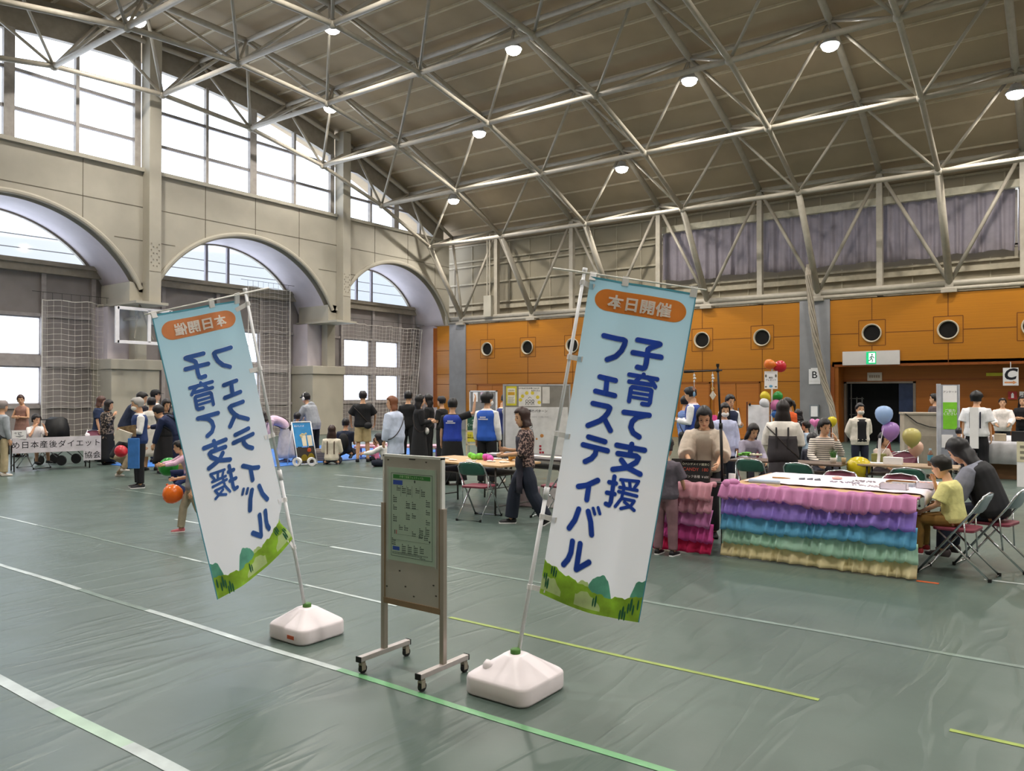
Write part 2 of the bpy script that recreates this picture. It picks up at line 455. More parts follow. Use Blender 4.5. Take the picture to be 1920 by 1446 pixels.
# doors in the orange wall
for i, (x0, x1) in enumerate(((-22.5, -20.7), (-20.5, -18.6), (-12.6, -11.3), (-11.2, -9.42))):
    d = empty('door_%d' % (i + 1), ((x0 + x1) / 2, YB, 0), None, None); d['kind'] = 'structure'; w = (x1 - x0) / 2
    M().box(-w, w, -.05, -.006, 2.05, 2.1).box(-w, -w + .05, -.05, -.006, 0, 2.1).box(w - .05, w, -.05, -.006, 0, 2.1).build('door_frame', ORANGED, d)
    M().box(-w + .05, -.01, -.03, -.006, .02, 2.05).box(.01, w - .05, -.03, -.006, .02, 2.05).build('door_leaf', mat('B8702A', 0.42, var=.05, scale=3, wood=True, stretch=(.25, 1, 14)), d)
    M().box(-.12, -.08, -.09, -.03, .85, 1.15).box(.08, .12, -.09, -.03, .85, 1.15).build('handle', CHROME, d)
# recessed porch on the right with the dark doorway
g = M()
g.box(-6.95, -6.75, YB, YB + .9, 0, 2.62); g.box(-6.95, XR, YB, YB + .9, 2.62, 2.75)
g.box(-6.75, XR, YB + .72, YB + .9, 2.08, 2.62); g.box(-4.5, XR, YB + .72, YB + .9, 0, 2.08)
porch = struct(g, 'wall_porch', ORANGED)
g = M().box(-6.95, XR, YB - .03, YB + .02, 2.58, 2.66).box(-7.0, -6.88, YB - .03, YB + .02, 0, 2.66)
g.box(-6.75, XR, YB + .69, YB + .73, 2.12, 2.16)
g.build('edge_trim', mat('8E4A16', .5), porch)
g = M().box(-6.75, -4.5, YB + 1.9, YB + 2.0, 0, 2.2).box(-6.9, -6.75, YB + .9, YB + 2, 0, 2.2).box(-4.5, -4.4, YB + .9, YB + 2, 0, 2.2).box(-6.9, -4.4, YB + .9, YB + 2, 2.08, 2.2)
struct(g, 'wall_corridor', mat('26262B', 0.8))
d = empty('door_9', (-5.62, YB + .8, 0), None, None); d['kind'] = 'structure'
M().box(-1.12, -1.04, -.1, .1, 0, 2.08).box(1.04, 1.12, -.1, .1, 0, 2.08).box(-1.12, 1.12, -.1, .1, 2.02, 2.08).build('door_frame', mat('8A8078', .4, .5), d)
M().box(.6, 1.04, -.02, .02, .02, 2.02).build('door_leaf', mat('2E3A58', .25), d)
g = M()
for x in (-.9, -.72, -.55): g.box(x - .015, x + .015, -.03, .0, 0, 2.0 if x < -.8 else 1.55)
for z in (.55, .95, 1.5): g.box(-.95, -.5, -.03, .0, z - .012, z + .012)
g.build('grille', mat('77797C', .4, .7), d)
# wall above the orange panels: ribbed sheet with girts
YU = 29.1
g = M().box(XL - 2.2, -13.7, YU, YU + .1, TOPZ, 9.6).box(-13.7, XR, YU, YU + .1, TOPZ, 6.35).box(-13.7, XR, YU, YU + .1, 8.15, 9.6)
g.box(XL - 2.2, XR, YB + .2, YU, TOPZ - .02, TOPZ + .05)
wall_u = struct(g, 'wall_upper', mat('9A917D', .7, var=.03, scale=.8))
g = M()
for z in (5.35, 5.95, 6.9, 7.75, 8.0, 8.75):
    g.box(XL - 1, -13.7 if 6 < z < 8.1 else XR, YU - .1, YU, z - .035, z + .035)
for i in range(34):
    x = XL - .6 + i * 1.12
    g.box(x - .02, x + .02, YU - .03, YU, TOPZ, 6.05 if x > -13.7 else 9)
for i in range(20):
    x = -13.2 + i * 1.12; g.box(x - .02, x + .02, YU - .03, YU, 8.15, 9)
g.box(XL - 1, XR, YU - .16, YU, 5.62, 5.8)
g.build('girt', mat('AFA691', .55), wall_u)
# window with curtains on the upper wall
w = empty('window_41', (-13.7, YU, 6.35), None, None); w['kind'] = 'structure'
M().box(-.05, 27, .02, .06, 0, 1.8).build('pane', GLASS, w)
f = M()
for i in range(14): f.box(i * 2 - .04, i * 2 + .04, -.02, .08, 0, 1.8)
f.box(-.05, 27, -.02, .08, -.05, .05); f.build('window_frame', STEELD, w)
struct(M().box(-13.8, XR, YU - .5, YU - .1, 8.06, 8.3), 'trim_21', mat('C9C2AE', .6))
CURT = mat('8A8288', .85, var=.05, scale=3, trans=.07)
for i in range(7):
    x0 = -13.62 + i * 4.0; x1 = x0 + 3.92
    if i == 0: pass
    g = M(); n = 130; rg = []
    for t in range(n + 1):
        u = t / n; x = x0 + (x1 - x0) * u; ph = x * 17 + 1.6 * sin(x * 2.3)
        y = YU - .28 + .05 * sin(ph) + .025 * sin(x * 31); zb = 6.16 + .03 * sin(x * 5) + .03 * sin(x * 1.7)
        rg.append([(x, y, 8.08), (x + .02 * sin(ph * .5), y + .01 * sin(x * 9), 7.1), (x + .03 * sin(ph * .5), y * 1.0 + .02 * sin(x * 7), zb)])
    g.loft(rg, cap=False, closed=False)
    tag(g.build('curtain', CURT, smooth=True), ['grey lavender curtain closing the left end of the high back window', 'grey lavender curtain second from the left on the high back window', 'grey lavender curtain above the exit sign on the high back window', 'grey lavender curtain third from the right edge of the high window', 'grey lavender curtain high above the letter C sign', 'grey lavender curtain beyond the photo edge on the high window', 'grey lavender curtain at the far right end of the high window'][i], 'curtain', 'curtains of the high back window')
    if i == 3: break
# eaves tube along the wall top, posts, feet
E2 = M()
# other walls (behind and right of the camera)
struct(M().box(XL - 2.2, XR, YF - .2, YF, 0, 9.4), 'wall_front', BEIGE)
struct(M().box(XR, XR + .2, YF, 30, 0, 13.5), 'wall_right', BEIGE)

for z, x in ((10.6, -46), (9.9, -46), (9.2, -48)): struct(M().tube([(x, -30, z), (x, 10, z - .5), (x, 60, z)], .03, 5), 'exterior_cable', DARKM)
# ================================================================ space truss of the roof
TR = empty('roof_truss', (XL, YC, 11), 'white steel tube space truss spanning the vaulted roof', 'roof truss')
def tpart(m_, name, mt=STEEL, smooth=True):
    m_.v = [(x - XL, y - YC, z - 11) for x, y, z in m_.v]
    return m_.build(name, mt, TR, smooth=smooth)
LX = [-23.42 + 4 * i for i in range(9)]
LYd = [0, 3.22, 6.42, 9.52, 12.48]
LY = [(YC - d) for d in (6.42, 3.22)] + [YC + d for d in LYd]
UYd = [1.68, 5.24, 8.6, 11.86, 14.8]
UY = [YC - d for d in (8.6, 5.24, 1.68)] + [YC + d for d in UYd]
UX = [-24.1] + [-21.46 + 4 * i for i in range(8)]
lz, uz = lowz, upz
for y in LY: tpart(M().tube([(LX[0], y, lz(y)), (LX[-1], y, lz(y))], .076, 10), 'lower_chord')
for x in LX: tpart(M().tube([(x, y, lz(y)) for y in LY], .076, 10), 'lower_chord')
for y in UY:
    tpart(M().tube([(XL, y, uz(y)), (LX[-1], y, uz(y))], .075, 8), 'upper_chord')
for x in UX:
    tpart(M().tube([(x, y, uz(y)) for y in UY], .1 if x > -24 else .08, 8), 'upper_chord')
for x in LX:
    for y in LY:
        g = M().ell((x, y, lz(y)), (.13, .13, .13), 10, 6)
        tpart(g, 'node')
dg = []
for i, x in enumerate(LX):
    for j, y in enumerate(LY):
        for ux in ([UX[i], UX[i + 1]] if i + 1 < len(UX) else [UX[i]]):
            for uy in (UY[j], UY[j + 1]):
                dg.append(((x, y, lz(y)), (ux, uy, uz(uy))))
dg.sort(key=lambda p: sqrt((p[0][0]) ** 2 + p[0][1] ** 2) + (30 if p[0][1] < 9 or p[0][0] > 0 else 0))
rest = M()
for k, (a, b) in enumerate(dg):
    if k < 100: tpart(M().tube([a, b], .046, 6), 'diagonal')
    else: rest.tube([a, b], .052, 6)
o = tpart(rest, 'diagonal'); o['kind'] = 'stuff'
# legs and V struts of the end frame down to the bearings on the wall top
BZ, BY = 5.15, YB + .02
for i, x in enumerate(LX):
    e = (x, LY[-1], lz(LY[-1]))
    tpart(M().tube([e, (x, BY, BZ)], .11, 10), 'leg')
    g = M()
    for ux in UX[i:i + 2]: g.tube([(ux, UY[-1], uz(UY[-1])), (x, BY, BZ)], .06, 8)
    tpart(g, 'strut')
    tpart(M().box(x - .22, x + .22, BY - .2, BY + .2, TOPZ, TOPZ + .1).box(x - .12, x + .12, BY - .1, BY + .1, TOPZ + .1, BZ), 'bearing', smooth=False)
for ux in UX[1:]: tpart(M().box(ux - .09, ux + .09, BY + .0, BY + .2, TOPZ + .05, uz(UY[-1])), 'post', smooth=False)
tpart(M().tube([(XL, BY, BZ), (LX[-1], BY, BZ)], .1, 10).tube([(XL, BY - .05, TOPZ + .12), (LX[-1], BY - .05, TOPZ + .12)], .07, 8), 'eaves_tube')
# ---------------------------------------------------------------- high-bay lamps
def make_lamp():
    r = empty('ceiling_lamp', (0, 0, 0), 'x', 'ceiling lamp', 'high bay lamps under the roof truss')
    M().lathe([(.05, .16), (.12, .14), (.17, .02), (.25, -.06), (.26, -.1), (.24, -.1)], 16).build('housing', mat('C5C6CA', .35, .3), r, smooth=True)
    M().lathe([(.225, -.085), (.225, -.12), (.2, -.19), (.13, -.24), (.01, -.26)], 16).build('lens', LENS, r, smooth=True)
    M().tube([(0, 0, .16), (0, 0, .55)], .018, 6).build('hanger', STEELD, r)
    ld = bpy.data.lights.new('lamp_light', 'AREA'); ld.shape = 'DISK'; ld.size = .42; ld.spread = RD(150); ld.energy = LAMP_W; ld.color = (1, .95, .87)
    lo = bpy.data.objects.new('lamp_light', ld); COL.objects.link(lo); lo.parent = r; lo.location = (0, 0, -.275)
    return r
LENS = mat('FFF9F0', .4, emit=30)
lamp0 = make_lamp()
LP = [(-13.53, 18.54, 'ceiling lamp at the top edge of the photo over the right flag'), (-17.48, 15.07, 'ceiling lamp highest on the left of the photo'),
      (-5.46, 21.89, 'ceiling lamp above the letter B pillar, highest on the right'), (-9.47, 21.89, 'ceiling lamp high above the capsule of the right flag'), (-21.6, 18.54, 'small ceiling lamp in front of the tall gable windows'),
      (-17.5, 21.89, 'ceiling lamp in the middle of the roof, second row from the top'), (-13.5, 25.16, 'ceiling lamp low over the right flag near the back wall'), (-21.5, 25.16, 'lowest ceiling lamp, near the corner of the gable windows'), (-1.46, 25.16, 'ceiling lamp at the right edge of the photo')]
for i, (x, y, lb) in enumerate(LP):
    o = lamp0 if i == 0 else copy_tree(lamp0)
    o.location = (x, y, upz(y) - .55); o['label'] = lb
for x, y in ((-5.46, 15.07), (-9.5, 8.0), (-1.46, 8.0), (2.5, 15.07), (2.5, 21.89), (6.5, 25.16), (6.5, 18.5), (6.5, 8), (-17.5, 8.0), (-13.5, 11.5), (-21.6, 11.5), (10.5, 15), (10.5, 21.9), (-5.46, 3), (2.5, 3), (-13.5, 3), (10.5, 3), (-21.5, 3)):
    o = copy_tree(lamp0); o.location = (x, y, upz(y) - .55); o['label'] = 'ceiling lamp of the hall outside the view of the photo'
G_BIG=[[(0.213,0.176),(0.333,0.178),(0.399,0.178),(0.42,0.181),(0.418,0.193),(0.399,0.213),(0.355,0.233),(0.281,0.247)],[(0.533,0.171),(0.73,0.171),(0.745,0.172),(0.651,0.191),(0.641,0.202)],[(0.643,0.194),(0.648,0.236),(0.643,0.25),(0.624,0.254),(0.573,0.253)],[(0.509,0.212),(0.775,0.21)],[(0.24,0.304),(0.391,0.306)],[(0.309,0.305),(0.318,0.347)],[(0.221,0.35),(0.406,0.352)],[(0.215,0.389),(0.36,0.389),(0.381,0.392),(0.37,0.408),(0.345,0.423),(0.306,0.437),(0.202,0.459)],[(0.344,0.427),(0.421,0.459)],[(0.226,0.493),(0.387,0.496)],[(0.187,0.52),(0.425,0.521)],[(0.317,0.523),(0.316,0.539),(0.288,0.555),(0.231,0.569)],[(0.519,0.396),(0.758,0.39)],[(0.726,0.392),(0.647,0.403),(0.61,0.419),(0.605,0.437),(0.637,0.452),(0.699,0.46)],[(0.504,0.498),(0.771,0.496)],[(0.642,0.486),(0.641,0.516)],[(0.527,0.522),(0.703,0.518),(0.726,0.522),(0.713,0.536),(0.633,0.558),(0.505,0.572)],[(0.571,0.539),(0.633,0.557),(0.768,0.569)],[(0.206,0.648),(0.284,0.638),(0.38,0.615)],[(0.304,0.635),(0.306,0.68)],[(0.245,0.714),(0.225,0.749),(0.182,0.778)],[(0.338,0.713),(0.378,0.741),(0.406,0.777)],[(0.235,0.813),(0.237,0.847),(0.219,0.87),(0.185,0.889)],[(0.312,0.813),(0.314,0.89),(0.423,0.858)]]
G_MED=[[(0.509,0.28),(0.775,0.278)],[(0.643,0.272),(0.638,0.279)],[(0.62,0.279),(0.576,0.298)],[(0.52,0.301),(0.732,0.298)],[(0.683,0.278),(0.726,0.286),(0.768,0.302)],[(0.548,0.36),(0.547,0.321),(0.558,0.316),(0.729,0.314),(0.74,0.317),(0.743,0.352),(0.732,0.359),(0.675,0.36)],[(0.531,0.592),(0.536,0.669),(0.524,0.679),(0.492,0.677)],[(0.491,0.612),(0.556,0.611)],[(0.486,0.644),(0.559,0.643)]]
G_THIN=[[(0.569,0.332),(0.725,0.33)],[(0.568,0.346),(0.727,0.344)],[(0.38,0.7),(0.404,0.715)],[(0.426,0.694),(0.451,0.71)],[(0.595,0.597),(0.766,0.591)],[(0.616,0.602),(0.638,0.615)],[(0.683,0.599),(0.695,0.613)],[(0.761,0.596),(0.737,0.612)],[(0.597,0.62),(0.766,0.618)],[(0.593,0.633),(0.772,0.635)],[(0.639,0.619),(0.632,0.651),(0.585,0.678)],[(0.646,0.651),(0.755,0.651),(0.729,0.669),(0.641,0.681)],[(0.666,0.66),(0.77,0.678)]]
# ================================================================ banner flags
BLUEP = {1: mat('2A54CC', .7, trans=.25), -1: mat('4470BE', .7, trans=.4)}
RIM = mat('E3EDF6', .8, trans=.35)
ORP = {1: mat('FA9440', .7, trans=.3), -1: mat('EE9A66', .7, trans=.35)}
LETW = mat('F4F1EC', .8, trans=.3)
HILLG, HILLT, HILLP, TREEG = mat('A2CC42', .8, var=.18, scale=9, trans=.3), mat('6FB8A0', .8, var=.15, scale=9, trans=.3), mat('D2E6A4', .8, var=.1, scale=9, trans=.3), mat('2F6B4B', .8, trans=.2)
def cloth_mat():
    m = mat('DDE6F0', .8, trans=.5, var=.02, scale=3).copy(); m.name = 'flag_cloth'
    n, l = m.node_tree.nodes, m.node_tree.links
    uv = n.new('ShaderNodeUVMap'); uv.uv_map = 'uv'; sp = n.new('ShaderNodeSeparateXYZ'); r = n.new('ShaderNodeValToRGB')
    e = r.color_ramp.elements; e[0].position = 0; e[0].color = hexc('A4D0E4'); e[1].position = .62; e[1].color = hexc('F0F2FA')
    for p, h in ((.12, 'B4D8EA'), (.32, 'C8E0F0')): q = e.new(p); q.color = hexc(h)
    l.new(uv.outputs[0], sp.inputs[0]); l.new(sp.outputs['Y'], r.inputs['Fac'])
    for k in list(n):
        if k.type == 'BSDF_PRINCIPLED': l.new(r.outputs[0], k.inputs['Base Color'])
        if k.type == 'BSDF_TRANSLUCENT': l.new(r.outputs[0], k.inputs['Color'])
    return m
CLOTH = cloth_mat()
def rsq(hx, hy, r, z, n=5):
    P = []
    for q, (sx, sy) in enumerate(((1, 1), (-1, 1), (-1, -1), (1, -1))):
        for i in range(n):
            a = pi / 2 * (q + i / (n - 1)); P.append((sx * (hx - r) + r * cos(a), sy * (hy - r) + r * sin(a), z))
    return P
def flag(base, hb, pole, TL, TR_, BL, BR, label, side, clips, rod, ripple):
    root = empty('banner_flag', (base[0], base[1], 0), label, 'banner', 'festival banner flags')
    bx = V((base[0], base[1], 0))
    L = lambda p: V(p) - bx
    hx, hy, H = hb
    g = M().loft([rsq(hx - .012, hy - .012, .06, 0), rsq(hx, hy, .07, .012), rsq(hx, hy, .07, .088), rsq(hx - .004, hy - .004, .07, .102), rsq(hx - .026, hy - .026, .06, .118), rsq(.075, .075, .04, H - .012), rsq(.06, .06, .04, H)])
    b = g.build('base', mat('E6DDE2', .42, var=.02, scale=5), root, smooth=True, bevel=.006)
    M().lathe([(.026, H - .005), (.03, H), (.03, H + .022), (.02, H + .028)], 16).build('collar', mat('4C7A35', .5), b, smooth=True)
    if side > 0: M().tube([(-.1, -.13, .1), (-.1, -.12, .16), (-.1, -.11, .168)], [.036, .034, .028], 14).tube([(-.1, -.115, .165), (-.1, -.11, .178)], .012, 8).build('filler_cap', mat('E6DDE2', .42, var=.02, scale=5), b, smooth=True)
    else:
        M().box(-hx - .003, -hx + .03, -.1, .02, .082, .105).build('grip_slot', mat('6F6870', .7), b)
        M().box(hx - .16, hx - .09, -hy - .002, -hy + .01, .035, .06).build('sticker', mat('B4512F', .5), b)
    p0, p1 = L(pole[0]), L(pole[1]); jt = p0.lerp(p1, .42)
    M().tube([p0 - (p1 - p0) * .03, jt], .0125, 12).tube([jt, p1], .0105, 12).tube([jt - (p1 - p0) * .012, jt + (p1 - p0) * .02], .0165, 12).tube([p1 - (p1 - p0) * .008, p1 + (p1 - p0) * .006], .015, 10).build('pole', mat('DCDDE2', .3, var=.02), root, smooth=True)
    M().tube([L(rod[0]), L(rod[1])], [.006, .0045], 8).build('crossbar', mat('E4E2DC', .4), root, smooth=True)
    TL, TR_, BL, BR = map(L, (TL, TR_, BL, BR))
    nr = (TR_ - TL).cross(BL - TL).normalized() * -1
    if nr.dot(-bx + V((0, 0, 0))) * side < 0: nr = -nr     # towards the readable side
    cen = (TL + TR_ + BL + BR) / 4
    def P(u, v, off=0):
        q = TL * (1 - u) * (1 - v) + TR_ * u * (1 - v) + BL * (1 - u) * v + BR * u * v
        w = ripple * (sin(u * 11 + v * 2.0 + 1) * .7 + .5 * sin(u * 5 - v * 6) * v + .25 * sin(v * 19) + .55 * abs(sin(u * 9.4 + .25 * sin(v * 5))) + .3 * abs(sin(v * 12.5)))
        q = q + nr * (w + off) + V((0, 0, -.028 * sin(pi * u) * v ** 3))
        if side < 0:
            k = math.exp(-((v - .9) / .05) ** 2) * (1 - u) ** 3 * .06
            q = q + (TR_ - TL).normalized() * k + V((0, 0, .05 * (1 - u) ** 4 * v ** 6))
        return q
    NU, NV = 40, 110
    g = M().loft([[P(i / NU, j / NV) for i in range(NU + 1)] for j in range(NV + 1)], cap=False, closed=False)
    c = g.build('cloth', CLOTH, root, smooth=True)
    uvl = c.data.uv_layers.new(name='uv')
    for lp in c.data.loops:
        k = lp.vertex_index; uvl.data[lp.index].uv = ((k % (NU + 1)) / NU, (k // (NU + 1)) / NV)
    WU, WV = .62, 1.86
    def ribbon(m_, pts, w, off):
        q = [(u * WU, v * WV) for u, v in pts]
        mp = lambda a, b: P(a / WU, b / WV, off)
        for a, b in q:
            m_.add([mp(a, b)] + [mp(a + w * cos(t * pi / 8), b + w * sin(t * pi / 8)) for t in range(16)], [(0, i + 1, (i + 1) % 16 + 1) for i in range(16)])
        for (a, b), (c_, d) in zip(q, q[1:]):
            ln = math.hypot(c_ - a, d - b); k = max(1, int(ln / .025)); nx, ny = -(d - b) / ln * w, (c_ - a) / ln * w
            m_.loft([[mp(a + (c_ - a) * t / k + nx * s, b + (d - b) * t / k + ny * s) for s in (-1, 0, 1)] for t in range(k + 1)], cap=False, closed=False)
    for sd in (1, -1):
        o = .0016 * sd; nm = 'lettering'
        g = M()
        for S, w in ((G_BIG, .0150), (G_MED, .0125), (G_THIN, .0090)):
            for s in S: ribbon(g, s, w, o * 2)
        g.build(nm, BLUEP[sd], c)
        g = M()
        for S, w in ((G_BIG, .0185), (G_MED, .0155), (G_THIN, .0120)):
            for s in S: ribbon(g, s, w, o)
        g.build('letter_outline', RIM, c)
        g = M(); n = 40    # orange capsule
        rg = []; a0, a1, b0, b1 = .072 * WU, .934 * WU, .031 * WV, .099 * WV; r = (b1 - b0) / 2
        for i in range(n + 1):
            a = a0 + (a1 - a0) * (1 - cos(pi * i / n)) / 2
            h = r * sqrt(max(0, 1 - max(0, (a0 + r * 1.2 - a) / (r * 1.2)) ** 2)) if a < a0 + r * 1.2 else (r * sqrt(max(0, 1 - max(0, (a - a1 + r * 1.2) / (r * 1.2)) ** 2)))
            rg.append([P(a / WU, ((b0 + b1) / 2 + h * s) / WV, o) for s in (-1, -.5, 0, .5, 1)])
        g.loft(rg, cap=False, closed=False).build('capsule', ORP[sd], c)
        me = text_mesh('本日開催', 1, .03)
        bmx = bmesh.new(); bmx.from_mesh(me); bmesh.ops.triangulate(bmx, faces=bmx.faces[:]); bmesh.ops.subdivide_edges(bmx, edges=[e_ for e_ in bmx.edges if e_.calc_length() > .12], cuts=3, use_grid_fill=True); bmx.to_mesh(me); bmx.free()
        xs = [v.co.x for v in me.vertices]; ys = [v.co.y for v in me.vertices]
        for v in me.vertices:
            u = .195 + (v.co.x - min(xs)) / (max(xs) - min(xs)) * .6; vv = .0895 - (v.co.y - min(ys)) / (max(ys) - min(ys)) * .045
            v.co = P(u, vv, o * 3.4)
        me.materials.clear(); me.materials.append(LETW)
        to = bpy.data.objects.new('lettering', me); COL.objects.link(to); to.parent = c
        def fill(line, bot, mt, name, k):
            g = M(); rg = []; line = sorted(line)
            for i in range(41):
                u = max(0, min(1, line[0][0])) + (min(1, line[-1][0]) - max(0, line[0][0])) * i / 40
                for (p, q), (p2, q2) in zip(line, line[1:]):
                    if p <= u <= p2 + 1e-9: vt = q + (q2 - q) * (u - p) / (p2 - p)
                vt += .003 * sin(u * 40) + .002 * sin(u * 93)
                rg.append([P(u, vt + (bot - vt) * t / 6, o * k) for t in range(7)])
            g.loft(rg, cap=False, closed=False).build(name, mt, c)
        fill([(.455, .925), (.487, .897), (.568, .886), (.636, .896), (.70, .95)], 1, HILLT, 'hill_print', .5)
        fill([(.87, .93), (.905, .89), (.975, .875), (1.0, .873)], 1, HILLT, 'hill_print', .5)
        fill([(.30, .935), (.37, .915), (.44, .918), (.5, .95)], 1, HILLP, 'hill_print', .4)
        fill([(0, .893), (.037, .9), (.07, .903), (.107, .906), (.22, .917), (.324, .922), (.433, .93), (.533, .94), (.65, .947), (.785, .939), (.919, .931), (1, .92)], 1, HILLG, 'hill_print', .8)
        fill([(.34, .955), (.42, .945), (.5, .95), (.56, .965), (.6, .985)], .99, HILLP, 'hill_print', 1.2)
        fill([(.0, .945), (.06, .94), (.13, .945), (.2, .968)], .985, HILLP, 'hill_print', 1.2)
        for u, v, s in ((.082, .918, 1), (.105, .92, 1.2), (.128, .924, .9), (.02, .942, .8), (.04, .944, 1), (.043, .963, 1), (.062, .962, 1.3), (.523, .967, 1), (.547, .963, 1.3), (.87, .965, 1.2), (.894, .953, 1.5), (.92, .967, 1.2), (.80, .988, 1.2), (.825, .98, 1.5), (.848, .988, 1.1), (.96, .95, 1.2)):
            M().add([P(u + .008 * s * math.sin(t * pi / 4), v - .014 * s * cos(t * pi / 4), o * 1.7) for t in range(8)], [tuple(range(8))]).build('tree_print', TREEG, c)
    # coloured hem along the top and the free side
    g = M()
    g.loft([[P(i / NU, v, .002 * s) for v, s in ((0, 1), (.006, 1), (.006, -1), (0, -1))] for i in range(NU + 1)])
    g.loft([[P(u, j / NV, .002 * s) for u, s in ((1, 1), (.99, 1), (.99, -1), (1, -1))] for j in range(NV + 1)])
    g.build('hem', mat('4E98AE', .7), c)
    for cl in clips:
        q = L(cl); t = (P(0.02, 0) - TL)
        ax = (p1 - p0).normalized(); k = (q - p0).dot(ax); q = p0 + ax * k
        v = max(0.004, min(.985, (TL - q).length / (BL - TL).length)) if True else 0
        e = P(.05, v)
        M().bar(q - (e - q).normalized() * .014, e, .004, .03, up=ax).tube([q - ax * .014, q + ax * .014], .0165, 10).build('clip', WHITE, root)
    for u in (.02, .33, .97):
        e = P(u, .012); r0, r1 = L(rod[0]), L(rod[1]); d = (r1 - r0).normalized(); q = r0 + d * (e - r0).dot(d)
        M().bar(e, q + (q - e).normalized() * .012, .04, .004, up=nr).bar(e, q, .034, .012, up=nr).build('loop', WHITE, root)
    return root
flag((-2.65, 3.65), (.22, .22, .21), ((-2.66, 3.68, .16), (-2.37, 3.96, 2.43)), (-2.33, 3.96, 2.39), (-1.8, 4.26, 2.28), (-2.55, 3.75, .55), (-2.04, 4.0, .41),
     'light blue festival banner facing the viewer with readable blue lettering, on a white weighted base', 1,
     [(-2.37, 3.92, 2.36), (-2.43, 3.88, 1.92), (-2.5, 3.84, 1.47), (-2.57, 3.79, .99), (-2.62, 3.76, .58)], ((-2.53, 3.86, 2.445), (-1.75, 4.28, 2.3)), .008)
flag((-4.43, 3.6), (.2, .2, .2), ((-4.43, 3.59, .17), (-4.76, 3.32, 2.43)), (-4.78, 3.28, 2.36), (-4.86, 2.69, 2.21), (-4.46, 3.5, .64), (-4.53, 2.96, .37),
     'light blue festival banner seen from behind with mirrored lettering, leaning towards the gable windows', -1,
     [(-4.77, 3.32, 2.33), (-4.68, 3.39, 1.88), (-4.61, 3.44, 1.41), (-4.53, 3.51, .96), (-4.5, 3.54, .62)], ((-4.71, 3.48, 2.46), (-4.87, 2.65, 2.21)), .01)
# ================================================================ notice board on castors between the flags
nb = empty('notice_board', (-3.315, 3.5, 0), 'wheeled grey notice board with a taped floor plan between the two banners', 'notice board')
FR = mat('A79C92', .35, .6, var=.03); PNL = mat('A8A39B', .55, var=.03)
for s in (-1, 1):
    x = .245 * s
    M().box(x - .016, x + .016, -.016, .016, .1, 1.02).build('post', FR, nb, bevel=.002)
    M().box(x - .02, x + .02, -.215, .215, .075, .105).build('foot_bar', mat('BDB5B3', .35, .5), nb, bevel=.003)
    M().box(x - .021, x + .021, -.22, -.213, .073, .107).box(x - .021, x + .021, .213, .22, .073, .107).build('end_cap', BLACK, nb)
    for t in (-1, 1):
        y = .19 * t
        cs = M().box(x - .012, x + .012, y - .012, y + .02, .05, .078).box(x - .016, x - .013, y - .012, y + .02, .02, .06).box(x + .013, x + .016, y - .012, y + .02, .02, .06).build('caster', STEELD, nb)
        M().tube([(x - .011, y + .008, .026), (x + .011, y + .008, .026)], .026, 16).build('wheel', BLACK, cs, smooth=False)
M().box(-.235, .235, -.012, .012, .42, 1.32).build('panel', PNL, nb, bevel=.002)
M().box(.235, .247, -.014, .014, 1.02, 1.32).box(-.247, -.235, -.014, .014, 1.02, 1.32).box(-.247, .247, -.014, .014, 1.31, 1.325).build('panel_edge', mat('DADAD8', .4), nb)
M().box(-.235, .235, -.018, .016, .395, .43).box(.224, .232, -.016, -.012, .43, 1.02).box(-.232, -.224, -.016, -.012, .43, 1.02).build('lower_rail', mat('8A7258', .4, .3), nb)
g = M()
for x, z in ((-.2, 1.29), (.12, 1.29), (-.21, .5), (.18, .56), (.02, .47), (-.05, .52), (.2, .5), (-.1, .61)): g.box(x - .006, x + .006, -.0145, -.012, z - .004, z + .004)
g.box(-.02, .03, -.0145, -.012, 1.298, 1.306); g.build('screw', DARKM, nb)
pp = M().box(-.205, .2, -.0145, -.012, .67, 1.245).build('plan_sheet', mat('A4B8A8', .25, var=.03), nb)
M().box(-.21, -.195, -.0150, -.0144, .66, 1.25).box(.19, .205, -.0150, -.0144, .66, 1.25).build('tape', mat('A6ACA4', .3), pp)
g = M(); yb = -.0149
def rc(x0, x1, z0, z1, m_): m_.box(x0, x1, yb, -.0144, z0, z1)
for a in ((-.172, .172, .698, .7005), (-.172, .172, 1.2095, 1.212), (-.172, -.1695, .698, 1.212), (.1695, .172, .698, 1.212)): rc(*a, g)
for cx, cz, r in ((-.11, 1.12, 2), (-.065, 1.12, 3), (-.02, 1.115, 3), (.05, 1.115, 2), (.095, 1.11, 3), (-.14, 1.06, 3), (-.14, 1.0, 2), (-.14, .94, 3), (-.03, 1.03, 3), (.02, 1.03, 3), (-.03, .96, 3), (.02, .96, 2), (.135, 1.05, 3), (.135, .99, 2), (.135, .93, 2), (-.09, .88, 2), (-.045, .88, 2), (.08, .875, 4), (.13, .885, 4), (.02, .85, 2), (-.15, .795, 3), (-.065, .765, 4), (-.015, .765, 4), (.035, .765, 4), (.085, .765, 3), (.12, .835, 2), (.075, .832, 1)):
    rc(cx - .014, cx - .006, cz + .008, cz + .013, g)
    for k in range(r):
        for j in range(3): rc(cx - .014 + j * .011, cx - .0055 + j * .011 - (k % 2) * .002, cz - .004 - k * .012, cz + .002 - k * .012, g)
for x0, x1, z in ((-.16, .15, .722), (-.16, .1, .714), (.07, .12, .706)):
    for k in range(int((x1 - x0) / .012)): rc(x0 + k * .012, x0 + k * .012 + .008, z - .002, z + .002, g)
for x in (-.09, -.04, .005, .07): rc(x, x + .001, 1.07, 1.14, g)
for x in (-.03, .03): rc(x - .03, x + .03, 1.0, 1.001, g)
rc(-.12, .06, .835, .836, g); rc(-.16, .15, .8, .801, g)
